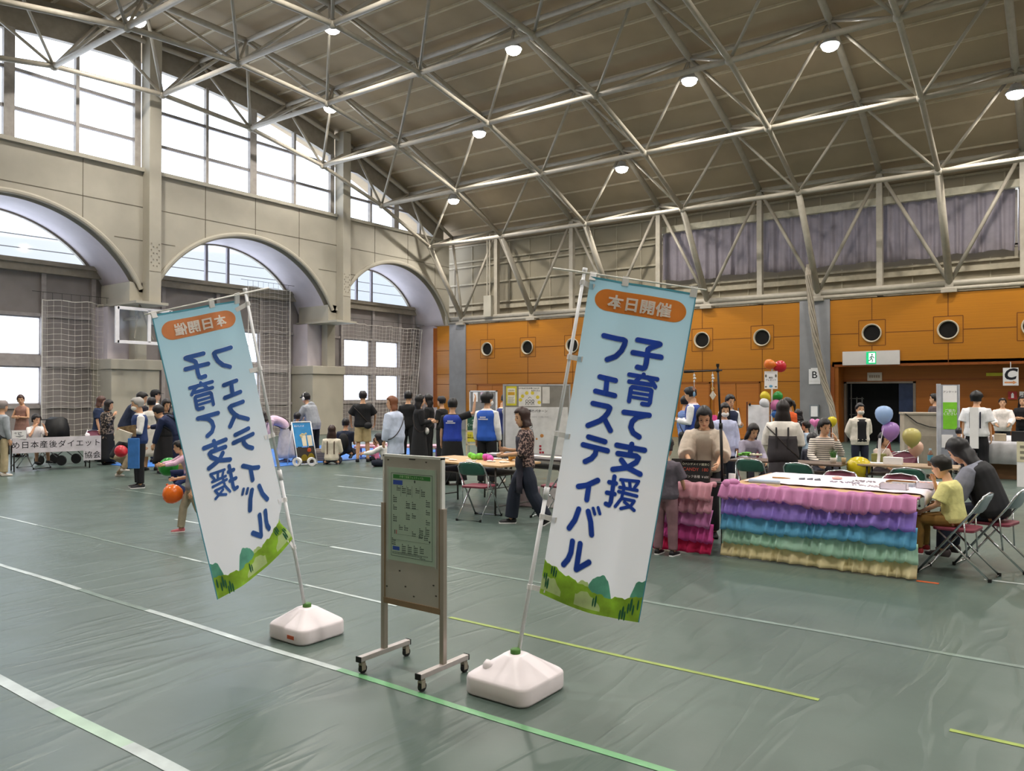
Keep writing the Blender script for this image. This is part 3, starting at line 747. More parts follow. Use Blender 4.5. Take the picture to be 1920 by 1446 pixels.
g.prism([(.02, yb, 1.165), (.035, yb, 1.165), (.0275, yb, 1.178)], (0, .0005, 0)); rc(.024, .031, 1.158, 1.166, g)
g.prism([(.142, yb, .818), (.157, yb, .818), (.1495, yb, .803)], (0, .0005, 0))
g.build('printed_notes', mat('2E3A3C', .8), pp)
M().box(-.155, .155, yb, -.0144, 1.178, 1.203).build('title_bar', mat('2E7A34', .4), pp)
text(pp, '子育て支援フェスティバル', mat('B8D8A8', .6), (0, -.0152, 1.19), FRONT, .017)
M().box(-.155, -.075, yb, -.0144, 1.14, 1.168).box(-.158, -.1, yb, -.0144, .735, .758).build('blue_tab', mat('2A4BA8', .4), pp)
M().box(-.143, -.137, yb, -.0144, .835, .86).build('pictogram', mat('3A3A3C', .5), pp); M().box(-.13, -.124, yb, -.0144, .835, .86).build('pictogram', mat('B0404A', .5), pp)
# ================================================================ fittings of the back wall
NZL = ['round air nozzle nearest the grey pillar at the left corner', 'round air nozzle second from the left corner pillar', 'round air nozzle partly behind the pole of the right banner', 'round air nozzle hidden behind the right banner', 'round air nozzle just right of the right banner', 'round air nozzle left of the letter B pillar', 'round air nozzle straight above the exit sign', 'round air nozzle right of the exit sign', 'round air nozzle cut by the right edge of the photo']
for i, q in enumerate(NOZ[:9]):
    a = empty('air_nozzle', (q, YB, 3.69), NZL[i] + ', on the orange wall', 'air nozzle', 'air nozzles in the orange wall')
    g = M(); rg = []
    for r, y in ((.3, -.004), (.312, -.05), (.302, -.09), (.284, -.088), (.258, -.012)):
        rg.append([(r * cos(2 * pi * j / 28), y, r * sin(2 * pi * j / 28)) for j in range(28)])
    g.loft(rg, cap=False).build('ring', mat('D2C6B0', .45), a, smooth=True)
    g = M(); g.add([(.27 * cos(2 * pi * j / 28), -.008, .27 * sin(2 * pi * j / 28)) for j in range(28)], [tuple(range(28))]); g.build('duct_shade', mat('0E0C0A', .9), a)  # flat disc, shade of the hollow nozzle put into its black colour
def sign(name, x, y, z, w, h, label, cat, m=PAPER, th=.01):
    s = empty(name, (x, y, z), label, cat); M().box(-w / 2, w / 2, -th, 0, -h / 2, h / 2).build('sheet', m, s); return s
s = sign('exit_sign', -5.72, YB - .02, 2.86, 1.76, .46, 'long white sign with a green running man above the dark doorway', 'exit sign', mat('D9D4D2', .5, var=.01), .06)
GL = mat('18B070', .4, emit=.9); M().box(-.13, .17, -.075, -.06, -.2, .2).build('lit_panel', GL, s)
M().box(-.05, .14, -.078, -.075, -.16, .16).build('door_symbol', mat('E8FFF2', .4, emit=1.0), s)
g = M().ell((.05, -.08, .1), (.028, .004, .028))
for a in ([(.05, .06), (.03, -.02)], [(.03, -.02), (.07, -.07), (.05, -.14)], [(.03, -.02), (-.01, -.08), (-.06, -.09)], [(.05, .05), (.1, .02), (.11, -.02)], [(.05, .05), (0, .03), (-.02, -.02)]): g.tube([(x, -.08, z) for x, z in a], .016, 6)
g.build('running_man', mat('0B6B45', .5), s)
s = sign('letter_sign', -7.52, YB - .06, 2.26, .38, .52, 'white sheet with a black letter B on the grey pillar', 'sign')
text(s, 'B', INK, (0, -.0115, .05), FRONT, .34, .01); M().box(-.17, .17, -.0115, -.01, -.16, -.155).build('rule', STEELD, s)
M().box(-.12, .12, -.012, 0, .26, .3).build('strip', PAPER, s)
s = sign('letter_sign', -1.8, YB - .03, 2.19, .4, .54, 'white sheet with a bold slanted letter C and an orange arrow', 'sign')
M().box(-.01, .01, -.008, -.004, .27, .45).build('hanging_strip', PAPER, s)
o = text(s, 'C', INK, (0, -.0115, .06), FRONT, .46, .035); o.data.transform(Matrix(((1, .2, 0, 0), (0, 1, 0, 0), (0, 0, 1, 0), (0, 0, 0, 1))))
M().prism([(-.16, -.0115, -.2), (.06, -.0115, -.2), (.06, -.0115, -.23), (.16, -.0115, -.175), (.06, -.0115, -.12), (.06, -.0115, -.15), (-.16, -.0115, -.15)], (0, .001, 0)).build('arrow', mat('E8A06A', .6), s)
s = sign('paper_strip', -2.25, YB + .69, 2.28, .5, .1, 'small yellow strip of paper beside the letter C sign', 'notice', mat('C9C23A', .6))
s = sign('door_notice', -5.75, YB + .69, 2.25, .46, .28, 'small pale notice above the dark doorway', 'notice', mat('CFC4BA', .6))
g = M()
for k in range(5): g.box(-.17 + k * .07, -.12 + k * .07, -.012, -.01, -.04, .05)
g.build('printed_notes', mat('A08C7C', .8), s)
s = sign('extinguisher_sign', -1.8, YB + .69, 1.62, .24, .24, 'red sign with a white extinguisher symbol on the porch wall', 'sign', mat('A83232', .5))
M().box(-.035, .035, -.012, -.01, -.08, .05).box(-.015, .015, -.012, -.01, .05, .08).build('symbol', PAPER, s)
s = sign('arrow_sign', -1.5, YB + .69, 1.62, .24, .24, 'white sign with a black arrow beside the extinguisher sign', 'sign')
M().box(-.012, .012, -.012, -.01, -.02, .08).prism([(-.05, -.012, -.02), (.05, -.012, -.02), (0, -.012, -.08)], (0, .002, 0)).build('arrow', INK, s)
s = sign('wall_box', -7.52, YB - .06, 1.08, .3, .42, 'grey switch box with a white sheet on the grey pillar', 'switch box', mat('7F858C', .5), .09)
M().box(-.1, .12, -.1, -.09, -.2, .16).build('sheet', PAPER, s)
s = sign('conduit_box', -21.75, YB - .02, 5.62, .42, .95, 'pale junction box hanging from pipes above the corner panels', 'junction box', BEIGE, .2)
M().tube([(-.08, -.1, .47), (-.08, -.1, 3.3)], .03, 6).tube([(.06, -.1, .47), (.06, -.1, 3.3)], .03, 6).build('pipe', STEEL, s)
# ================================================================ sports nets, backboard
def net(label, X, y0, y1, z0, z1, cell=.13, r=.0042, waves=.12, group='sports nets along the gable wall', taper=0):
    e = empty('sports_net', (X, y0, z0), label, 'net', group)
    def P(y, z): t = (z - z0) / (z1 - z0); return (waves * sin(y * 3.3) + .04 * sin(y * 9), (y - y0) * (1 - taper * (1 - t)) + taper * .35 * (1 - t), z - z0 + .02 * sin(y * 8))
    g = M(); n = int((y1 - y0) / cell); k = int((z1 - z0) / cell)
    for i in range(n + 1): g.tube([P(y0 + (y1 - y0) * i / n, z0 + (z1 - z0) * j / 8) for j in range(9)], r, 3)
    for j in range(k + 1): g.tube([P(y0 + (y1 - y0) * i / (n), z0 + (z1 - z0) * j / k) for i in range(n + 1)], r, 3)
    g.build('mesh', mat('E2DCD2', .8), e)
    g = M().tube([P(y0 + (y1 - y0) * i / 16, z1 + .0) for i in range(17)], .012, 5)
    for q in (y0, y1): g.tube([P(q, z0 + (z1 - z0) * j / 8) for j in range(9)], .012, 5)
    g.build('border_rope', mat('DDD8CF', .8), e)
    g = M().tube([(0, -.3, z1 - z0 + .22), (0, y1 - y0 + .3, z1 - z0 + .22)], .008, 5)
    for i in range(9): g.tube([(0, (y1 - y0) * i / 8, z1 - z0), (0, (y1 - y0) * i / 8, z1 - z0 + .22)], .006, 4)
    g.build('wire', DARKM, e)
net('white net hanging beside the leftmost window behind the diet association table', -25.5, 10.7, 12.9, .02, 4.55, .17)
net('white net hanging between the mirrored banner and the concrete pier', -25.5, 17.9, 19.75, .02, 5.75, .16)
net('white net hanging in front of the rightmost pair of low windows', -25.5, 22.6, 27.4, .02, 4.7, .16, taper=.12)
e = empty('rope_net', (-7.5, 27.3, 6), 'bundled net hanging from the roof beside the letter B pillar', 'net')
pth = [(-7.6, 27.6, 6.1), (-7.55, 27.3, 5.7), (-7.42, 27.3, 4.4), (-7.28, 27.3, 3.3), (-7.04, 27.3, 2.05), (-6.8, 27.3, 1.25), (-6.7, 27.3, .6), (-6.66, 27.3, .02)]
for k in range(7):
    g = M(); pts = []
    for i in range(43):
        t = i / 42 * 7; j = min(6, int(t)); p = V(pth[j]).lerp(V(pth[j + 1]), t - j) - V((-7.5, 27.3, 6))
        a = t * 2.2 + k * .9; r = .085 * (1 - .3 * abs(t - 3) / 4)
        pts.append(p + V((cos(a) * r, sin(a) * r, .02 * sin(t * 9 + k))))
    g.tube(pts, .03, 5).build('strand', mat('A89E90', .85), e)
e = empty('basketball_backboard', (-23.7, 12.9, 3.78), 'folded basketball backboard with a white frame under the leftmost bracket', 'backboard')
g = M()
for s in (-1, 1): g.box(-.03, .03, s * .86 - .06, s * .86 + .06, -.56, .56); g.box(-.03, .03, -.86, .86, s * .52 - .05, s * .52 + .05)
g.box(-.03, .03, .1, .2, -.5, .5); g.build('frame', WHITE, e, bevel=.005)
M().box(-.004, .004, -.82, .82, -.48, .48).build('glass_board', GLASS, e)
M().tube([(-.05, .3, -.4), (-.3, .0, .7)], .03, 6).tube([(-.05, -.3, -.4), (-.3, .0, .7)], .03, 6).tube([(-.3, 0, .3), (-2.4, .3, .3)], .05, 6).build('brace', STEELD, e)
# ================================================================ furniture
CH_SEAT, CH_BACK, CH_BACKM, CH_BACKG = mat('7A3444', .45), mat('3C6B5E', .4), mat('6E3248', .4), mat('93A3AB', .4)
def make_chair(back):
    r = empty('folding_chair', (0, 0, 0), 'x', 'chair')
    g = M(); s = .2
    up = [(-s, .3, .012), (-s, -.17, .62), (-s + .01, -.23, .72), (-s + .05, -.255, .765), (0, -.262, .785), (s - .05, -.255, .765), (s - .01, -.23, .72), (s, -.17, .62), (s, .3, .012), (-s, .3, .012)]
    g.tube(up, .0115, 8).build('frame', CHROME, r, smooth=True)
    s2 = .175
    M().tube([(-s2, .12, .42), (-s2, -.3, .012), (s2, -.3, .012), (s2, .12, .42)], .0105, 8).tube([(-s, -.03, .435), (s, -.03, .435)], .008, 6).tube([(-s, -.1, .54), (-s2, -.12, .2)], .008, 6).tube([(s, -.1, .54), (s2, -.12, .2)], .008, 6).build('leg_frame', CHROME, r, smooth=True)
    M().loft([[(x, y, z) for x, y, _ in rsq(.185, .175, .05, 0)] for z in (.425, .44, .452)]).build('seat', CH_SEAT, r, bevel=.006)
    rg = []
    for z, w, y in ((.6, .15, -.175), (.62, .18, -.19), (.7, .188, -.225), (.755, .165, -.25), (.772, .12, -.258)):
        rg.append([(w * t, y - .03 * (1 - t * t) + o, z) for t in (-1, -.6, 0, .6, 1) for o in (0,)] + [(w * t, y - .03 * (1 - t * t) + .014, z) for t in (1, .6, 0, -.6, -1)])
    M().loft(rg).build('backrest', back, r, smooth=True)
    for x, y in ((-s, .3), (s, .3), (-s2, -.3), (s2, -.3)): M().tube([(x, y, 0), (x, y, .03)], .016, 8).build('rubber_foot', BLACK, r)
    return r
CHP = {}
def chair(x, y, face, label, back='G', z=0):
    mt = {'G': CH_BACK, 'M': CH_BACKM, 'L': CH_BACKG}[back]
    if back not in CHP: o = CHP[back] = make_chair(mt)
    else: o = copy_tree(CHP[back])
    o.location = (x, y, z); o.rotation_euler = (0, 0, RD(face)); o['label'] = label; o['group'] = 'steel folding chairs'
    return o
chair(-6.66, 8.32, 12, 'green backed folding chair with a maroon seat, in front of the craft table')
chair(-7.62, 8.2, -15, 'green backed folding chair half hidden behind the notice board')
chair(-5.83, 9.0, 95, 'green backed folding chair just behind the walking woman in an apron')
chair(-3.78, 11.0, 0, 'green backed folding chair beside the beige shirt woman')
chair(-3.02, 10.75, -8, 'green backed folding chair behind the rainbow ruffled table')
chair(-2.36, 9.55, 175, 'maroon backed folding chair behind the middle of the rainbow table', 'M')
chair(-1.7, 9.55, 178, 'maroon backed folding chair behind the right end of the rainbow table', 'M')
chair(-1.78, 10.85, 5, 'green backed folding chair in front of the table with balloons')
chair(-.97, 8.43, 82, 'folding chair the boy in yellow sits on', 'L')
chair(-.72, 9.0, 78, 'folding chair the adult beside the boy sits on', 'L')
chair(-2.25, 13.3, 190, 'maroon folding chair behind the table with balloons', 'M')
chair(-3.35, 12.75, 180, 'maroon folding chair under the woman in the striped sweater', 'M')
chair(-4.55, 12.9, 200, 'maroon folding chair left of the woman in the dark dress', 'M')
chair(-19.22, 7.88, -78, 'folding chair under the child at the diet association table', 'M')
chair(-19.5, 9.5, -75, 'maroon folding chair beside the black pushchair', 'M')
TABN = [0]
def table(x, y, rz, w, d, h, label, top=None, name='folding_table'):
    t = empty(name, (x, y, 0), label, 'table', None, RD(rz))
    M().box(-w / 2, w / 2, -d / 2, d / 2, h - .03, h).build('tabletop', top or TABTOP, t, bevel=.006)
    M().box(-w / 2 + .1, w / 2 - .1, -d / 2 + .03, d / 2 - .03, h - .16, h - .145).build('shelf', DARKM, t)
    for sx in (-1, 1):
        for sy in (-1, 1): M().tube([(sx * (w / 2 - .12), sy * (d / 2 - .05), h - .03), (sx * (w / 2 - .12), sy * (d / 2 - .04), 0)], .014, 8).build('leg', DARKM, t, smooth=True)
        M().tube([(sx * (w / 2 - .12), -d / 2 + .05, .12), (sx * (w / 2 - .12), d / 2 - .05, .12)], .01, 6).tube([(sx * (w / 2 - .12), 0, .13), (sx * (w / 2 - .45), 0, h - .15)], .009, 6).build('brace', DARKM, t)
    return t
table(-7.35, 9.1, -5, 1.8, .9, .7, 'wooden craft table covered with craft pieces behind the notice board')
table(-7.1, 10.3, -5, 1.8, .75, .7, 'second craft table with papers behind the first craft table', mat('4A4446', .5))
table(-3.55, 11.75, 0, 1.6, .5, .7, 'dark table in front of the woman in the striped sweater', mat('6B5A50', .4))
table(-2.0, 12.15, 3, 1.25, .55, .7, 'table that carries the paper box and the drink bottle beside balloons', mat('A9927A', .4))
table(-1.0, 18.5, 0, 2.2, .9, .74, 'table under the white cloth at the right edge')
table(-18.62, 8.0, 76, 1.7, .5, .7, 'long table under the diet association banner', mat('D8CFD6', .5))
table(-10.9, 14.9, 0, 1.4, .5, .7, 'table behind the two helpers in blue vests', mat('D8D8DA', .5))
# ruffled tables
def ruffle(label, x0, x1, y0, h, cols, depth, seed, top=None, full=True):
    t = empty('ruffled_table', ((x0 + x1) / 2, y0, 0), label, 'table'); w = (x1 - x0) / 2; rnd = random.Random(seed)
    M().box(-w, w, .02, depth, h - .03, h).build('tabletop', top or TABTOP, t, bevel=.006)
    for sx in (-1, 1):
        for y in (.12, depth - .1): M().tube([(sx * (w - .1), y, h - .03), (sx * (w - .1), y, 0)], .014, 8).build('leg', DARKM, t)
    n = len(cols); step = (h - .0) / n
    for k, c in enumerate(cols):
        zt = h - k * step + (.015 if k == 0 else .03); zb = max(.012, h - (k + 1) * step - .01 + (.0 if k < n - 1 else .0))
        g = M(); rg = []; m = int(w * 2 / .006)
        ph = rnd.random() * 6; fr = [rnd.uniform(38, 60) for _ in range(2)]
        for i in range(m + 1):
            x = -w - .015 + (2 * w + .03) * i / m
            p1 = (x * fr[0] / 5.2 + .45 * sin(x * 6 + ph) + .2 * sin(x * 17) + ph) % 1; p2 = (x * fr[1] / 9 + .3 * sin(x * 9 - ph)) % 1
            s = 1.5 * (p1 / .72 if p1 < .72 else (1 - p1) / .28) - .8 + .7 * (p2 / .35 if p2 < .35 else (1 - p2) / .65)
            sag = .012 * sin(x * 4 + ph) + .008 * s
            if k == 0 and top is None: sag += -.035 * max(0, sin(x * 3.4 + .6)) + .02
            row = []
            for q in range(6):
                u = q / 5; z = zt + (zb + sag * (1 if k < n - 1 else .25) - zt) * u
                z = max(.008, z)
                row.append((x + .012 * u * sin(p1 * 6.283), -.016 - .055 * u - .036 * u ** .8 * s - .006 * (n - k), z + .016 * u * s * (k < n - 1)))
            rg.append(row)
        o = g.loft(rg, cap=False, closed=False).build('ruffle', c, t, smooth=True, solid=.002)
    if full:    # gathered band tied over the table edge
        g = M(); rg = []
        for i in range(90):
            x = -w - .03 + (2 * w + .06) * i / 89; r = .02 + .01 * sin(x * 40) + .008 * sin(x * 17)
            rg.append([(x, -.01 + r * cos(a * pi / 4), h + .004 + r * .8 * sin(a * pi / 4)) for a in range(8)])
        g.loft(rg).build('gathered_band', cols[0], t, smooth=True)
        M().ell((-w + .1, 0, h + .03), (.07, .05, .04)).ell((-w + .04, -.02, h + .01), (.06, .04, .05)).ell((-w + .42, -.02, h), (.05, .03, .04)).build('bow', cols[0], t, smooth=True)
    return t
fab = lambda h: mat(h, .8, trans=.35, var=.05, scale=5)
ruffle('table with pink to crimson tiered ruffles beside the right banner', -4.78, -3.16, 7.9, .74, [fab('DDA6B4'), fab('DCA6B8'), fab('D48CC4'), fab('DC5CAC'), fab('D83068')], .6, 3, mat('5A4048', .5))
ruffle('long table with rainbow tiered ruffles in pink, purple, blue, green and cream', -3.07, -1.25, 7.98, .74, [fab('DE9CCB'), fab('AE94EA'), fab('7CC8EC'), fab('C6EAD8'), fab('F6EAC0')], 1.5, 5, None)
def item(name, label, cat, m_, mt, loc, rz=0, group=None, smooth=False, bevel=0):
    o = m_.build(name, mt, None, smooth=smooth, bevel=bevel, loc=loc, rz=RD(rz)); return tag(o, label, cat, group)
# white cloth over the rainbow table
g = M(); rg = []
for i in range(41):
    u = i / 40; row = []
    for j in range(25):
        v = j / 24; x = -.83 + 1.83 * u; y = .34 + 1.12 * v - .12 * u * (1 - v) + .02 * sin(u * 14) * (1 - v); z = .006 + .006 * abs(sin(u * 23 + v * 9)) * (.4 + .6 * (1 - v))
        if u > .97: z -= .12 * (u - .97) / .03 * (1 - v * .5); x = min(x, .94)
        row.append((x, y, z))
    rg.append(row)
o = g.loft(rg, cap=False, closed=False).build('white_cloth', mat('E6DDE8', .7, var=.03), None, smooth=True, solid=.003, loc=(-2.16, 7.98, .745)); tag(o, 'crumpled white cloth spread over the rainbow ruffled table', 'cloth')
rn = random.Random(4)
ZT = .757
item('wooden_brush', 'wooden brush with a tan handle on the white cloth', 'brush', M().tube([(-.09, 0, .008), (.03, .0, .008), (.1, .01, .006)], [.008, .009, .004], 6), mat('B07E3A', .5), (-2.72, 8.75, ZT), 5, smooth=True)
for i, (x, y) in enumerate(((-2.5, 8.78), (-2.42, 8.8), (-2.34, 8.8))):
    item('metal_clip', ['metal clip nearest the wooden brush', 'middle one of the three metal clips on the cloth', 'metal clip farthest from the wooden brush'][i], 'clip', M().box(-.03, .03, -.015, .015, 0, .012).tube([(-.03, 0, .012), (.03, .01, .018)], .005, 5), mat('7C8088', .4, .6), (x, y, ZT), 15 * i, 'metal clips on the white cloth')
item('blue_roll', 'rolled pale blue film at the left end of the rainbow table', 'roll', M().tube([(-.16, 0, .025), (.16, 0, .025)], .022, 12), mat('AFC0D8', .4), (-2.72, 8.2, .748), 3, smooth=True)
item('pink_rosette', 'small pink paper rosette on the white cloth', 'rosette', M().lathe([(.0, .0), (.05, .005), (.055, .02), (.03, .012), (.028, .03), (.005, .02)], 14), mat('E5B0A6', .7), (-2.2, 9.05, ZT), smooth=True)
for i, (x, y, w) in enumerate(((-2.05, 8.75, .3), (-1.9, 8.95, .22), (-1.62, 8.7, .18), (-1.8, 8.55, .3))):
    g = M()
    for k in range(26): a, b = rn.uniform(-w / 2, w / 2), rn.uniform(-.06, .06); g.ell((a, b, .006), (rn.uniform(.008, .016), .008, .006), 6, 4)
    o = item('bead_scatter', ['scatter of tiny grey craft beads in the middle of the white cloth', 'row of grey beads at the far side of the cloth', 'beads nearest the wooden tray on the cloth', 'nearest scatter of pale beads on the cloth'][i], 'beads', g, mat(['9A92A0', '8A8088', 'C79C90', 'B8AEB4'][i], .5), (x, y, ZT), -5); o['kind'] = 'stuff'
item('wooden_tray', 'shallow wooden tray at the far side of the white cloth', 'tray', M().box(-.13, .13, -.07, .07, 0, .008).box(-.13, .13, -.07, -.06, 0, .03).box(-.13, .13, .06, .07, 0, .03).box(-.13, -.12, -.07, .07, 0, .03).box(.12, .13, -.07, .07, 0, .03), mat('9C7446', .5), (-1.55, 8.98, ZT), -4)
item('grey_case', 'flat grey plastic case in front of the wooden tray', 'case', M().box(-.11, .11, -.06, .06, 0, .035), mat('9FA3AC', .35), (-1.5, 8.78, ZT), -4, bevel=.006)
def tub(label, loc, h, w=.09):
    t = empty('craft_tub', loc, label, 'tub', 'clear craft tubs on the white cloth'); 
    M().box(-w, w, -.06, .06, 0, .004).box(-w, w, -.06, -.056, 0, .06).box(-w, w, .056, .06, 0, .06).box(-w, -w + .004, -.06, .06, 0, .06).box(w - .004, w, -.06, .06, 0, .06).build('tub', mat('D8D2DC', .3), t)
    g = M()
    for k in range(24): g.ell((rn.uniform(-w + .02, w - .02), rn.uniform(-.045, .045), rn.uniform(.02, .05)), (.016, .014, .012), 6, 4)
    o = g.build('craft_beads', mat(h, .6), t); o['kind'] = 'stuff'
tub('clear tub of pink beads beside the boy in yellow', (-1.28, 8.72, ZT), 'DDA89C', .08)
tub('clear tub of pale shells in front of the grey case', (-1.52, 8.45, ZT), 'D8C4B8', .12)
# chalkboard price signs and rail with hanging charms on the pink table
e = empty('chalkboard_sign', (-3.38, 7.93, .745), 'black chalkboard price sign on the pink ruffled table', 'chalkboard', None, RD(8))
M().prism([(-.16, .0, 0), (.16, .0, 0), (.16, .06, .235), (-.16, .06, .235)], (0, .014, 0)).build('board', mat('121114', .5), e)
M().bar((-.155, -.003, .01), (.155, -.003, .01), .02, .014).bar((-.155, .056, .228), (.155, .056, .228), .02, .014).bar((-.155, -.002, .0), (-.155, .058, .235), .014, .02).bar((.155, -.002, .0), (.155, .058, .235), .014, .02).build('frame', mat('2A2220', .5), e)
tl = (RD(90 - 14), 0, 0)
text(e, '◇ハンドメイド雑貨◇', mat('C9C4B0', .8), (0, .045, .19), tl, .03); text(e, 'CANDY  180', mat('B04A3A', .8), (0, .031, .135), tl, .05); text(e, '★パック各種 ￥600', mat('C9C4C0', .8), (0, .012, .06), tl, .034)
e = empty('chalkboard_sign', (-3.58, 8.06, .745), 'second black board standing half behind the price sign', 'chalkboard', None, RD(20))
M().prism([(-.12, .0, 0), (.12, .0, 0), (.12, .06, .23), (-.12, .06, .23)], (0, .014, 0)).build('board', mat('1B191C', .5), e)
e = empty('display_rail', (-3.11, 8.03, .745), 'black display stand with a cross rail over the pink ruffled table', 'display stand')
M().tube([(0, 0, 0), (-.01, -.02, .62)], .016, 10).tube([(-.01, -.02, .6), (-.03, -.05, 1.24)], .011, 10).tube([(-.01, -.02, .58), (-.01, -.02, .64)], .02, 10).build('pole', BLACK, e, smooth=True)
M().tube([(.01, -.03, 1.2), (-.32, -.26, 1.185)], .008, 8).tube([(-.24, -.2, 1.188), (-.32, -.26, 1.185)], .014, 8).build('rail', BLACK, e, smooth=True)
M().lathe([(.09, 0), (.09, .012), (.02, .02)], 16).build('base', BLACK, e)
M().tube([(-.03, -.05, 1.24), (-.03, -.05, 1.27)], .018, 8).ell((-.03, -.05, 1.2), (.022, .022, .022)).build('clamp', BLACK, e)
for i, (x, y, z0, lb, cols) in enumerate(((-3.345, 7.84, 1.93, 'hanging charm with a blue drop on the black rail, nearer the banner', ('E8E6EA', 'C07858', '7FA6CC')), (-3.185, 7.95, 1.93, 'hanging gold charm with a square tassel beside the black pole', ('E8E6EA', 'D8B060', 'E2D8CC')))):
    e = empty('hanging_charm', (x, y, z0), lb, 'charm', 'charms hanging from the black rail')
    M().tube([(0, 0, 0), (0, 0, -.26)], .003, 5).build('cord', PAPER, e)
    M().ell((0, 0, -.04), (.012, .012, .018)).ell((0.005, 0, -.07), (.018, .012, .012)).ell((0, 0, -.1), (.01, .01, .014)).build('bead', mat(cols[0], .4), e, smooth=True)
    M().tube([(.0, 0, -.16), (.016, 0, -.18), (.0, 0, -.2), (-.016, 0, -.18), (0, 0, -.16)], .005, 6).build('ring', mat(cols[1], .4), e)
    (M().ell((0, 0, -.24), (.014, .012, .03)) if i == 0 else M().prism([(0, 0, -.2), (.035, 0, -.25), (0, 0, -.3), (-.035, 0, -.25)], (0, .01, 0))).build('pendant', mat(cols[2], .4), e)
item('white_card', 'small white card standing beside the black pole', 'card', M().prism([(-.035, 0, 0), (.035, 0, 0), (.035, .015, .1), (-.035, .015, .1)], (0, .02, 0)), PAPER, (-3.04, 8.1, .745))
item('paper_stack', 'fanned white leaflets on the pink ruffled table', 'leaflets', M().box(-.12, .12, -.09, .09, 0, .006).prism([(-.1, -.05, .006), (.12, -.08, .006), (.15, .06, .006), (-.08, .09, .006)], (0, 0, .006)), PAPER, (-3.68, 8.15, .745), 25)
# craft items on the first craft table
def blob(name, label, cat, loc, col, parts, group=None):
    g = M()
    for p, r in parts: g.ell(p, r, 8, 6)
    return item(name, label, cat, g, mat(col, .8, var=.1, scale=20), loc, 0, group, smooth=True)
puff = lambda s, n, w: [((rn.uniform(-w, w), rn.uniform(-.05, .05), rn.uniform(.03, .06)), (s, s, s)) for _ in range(n)]
blob('pompom_pile', 'bright green pompoms on the craft table', 'pompoms', (-7.42, 9.2, .7), '7CCB4A', puff(.045, 9, .1))
blob('pompom_pile', 'magenta pink pompoms beside the green ones on the craft table', 'pompoms', (-7.15, 9.15, .7), 'D45CB4', puff(.045, 7, .07))
blob('pompom_pile', 'small mustard craft pieces on the right of the craft table', 'craft pieces', (-6.75, 9.3, .7), 'B4863C', puff(.028, 12, .12))
for i, (x, y, c, r) in enumerate(((-7.9, 9.0, 'E4E0DC', 10), (-7.6, 8.85, 'F0ECE8', -12), (-7.3, 8.9, 'EDE9E0', 20), (-7.0, 9.0, 'E8E2DA', -8), (-6.75, 8.98, 'F2EEE8', 14), (-6.55, 9.1, 'E6DFD6', 33), (-7.2, 9.4, 'F4F2F0', 5), (-6.9, 9.35, 'EFEAE2', -20))):
    g = M().ell((0, 0, .012), (.06, .045, .012), 8, 5).ell((.07, .02, .01), (.035, .03, .01), 8, 5)
    item('craft_piece', ['white craft piece at the left end of the craft table', 'white craft piece left of the green pompoms', 'white craft piece in front of the green pompoms', 'white craft piece in front of the pink pompoms', 'white craft piece in front of the mustard pieces', 'white craft piece at the right corner of the craft table', 'white craft piece behind the pink pompoms', 'white craft piece between pink pompoms and mustard pieces'][i], 'craft piece', g, mat(c, .7), (x, y, .7), r, 'white craft pieces on the craft table', smooth=True)
for i, (x, y, c, r) in enumerate(((-7.85, 10.3, 'D8D4D6', 8), (-7.6, 10.35, 'D89A6C', -10), (-7.45, 10.4, 'E3D45C', 12), (-7.15, 10.3, 'D6D6DC', -4), (-6.8, 10.25, 'CFC9C0', 6), (-6.5, 10.2, 'E8E6E4', -14), (-6.35, 10.4, 'DCD8D4', 22))):
    item('paper_sheet', ['pale sheet at the left end of the back craft table', 'orange sheet on the back craft table', 'yellow sheet on the back craft table', 'white sheet beside the yellow one on the back craft table', 'grey sheet near the walking woman on the back craft table', 'white sheet at the right end of the back craft table', 'white sheet under the poster panel on the back craft table'][i], 'paper', M().box(-.15, .15, -.1, .1, 0, .004), mat(c, .8), (x, y, .7 + i * .0), r, 'sheets on the back craft table')
for i, (x, y, lb, c, w, h) in enumerate(((-6.75, 9.65, 'grey carrier bag with pink print under the craft table', 'B9A6AC', .14, .3), (-6.4, 9.75, 'pale paper bag under the right end of the craft table', 'C9C2C4', .12, .32), (-6.05, 9.95, 'brown cardboard box under the back craft table', 'A07A4C', .22, .36), (-7.0, 9.6, 'cream cardboard sheet leaning under the craft table', 'C8B48C', .05, .34))):
    item('storage_bag' if i < 2 else 'storage_box', lb, 'bag' if i < 2 else 'box', M().box(-w, w, -.1, .1, 0, h), mat(c, .7, var=.1), (x, y, 0), 6 * i, bevel=.02)
# diet association banner: sheets taped along the table front (faces +X)
e = empty('paper_banner', (-18.34, 8.02, .7), 'white paper banner lettered for a postpartum diet association on the left table', 'banner', None, RD(76.5))
PB = mat('D9D2DA', .8)
M().box(-.86, .86, -.025, -.018, -.3, .03).build('sheet', PB, e); M().box(.5, .86, -.026, -.019, -.52, -.29).build('sheet', PB, e)
for i, ch in enumerate('め日本産後ダイエット'): text(e, ch, INK, (-.8 + i * .175, -.027, -.135), FRONT, .165, .004)
text(e, '協', INK, (.6, -.028, -.41), FRONT, .17, .004); text(e, '会', INK, (.775, -.028, -.41), FRONT, .17, .004)
e = empty('picture_stand', (-18.5, 7.3, .7), 'framed white illustration card standing on the left table', 'card', None, RD(70))
M().box(-.14, .14, -.01, .01, 0, .2).build('frame', mat('BEB8BE', .4), e); M().box(-.13, .13, -.014, -.01, .01, .19).build('sheet', PAPER, e)
g = M()
for p in ([(-.09, .14), (-.05, .15), (-.06, .12)], [(-.02, .16), (.0, .1), (.04, .09)], [(.0, .15), (.05, .15)], [(-.06, .07), (.02, .06), (.08, .08)]): g.tube([(x, -.016, z) for x, z in p], .006, 5)
g.build('drawing', mat('6A6870', .8), e)
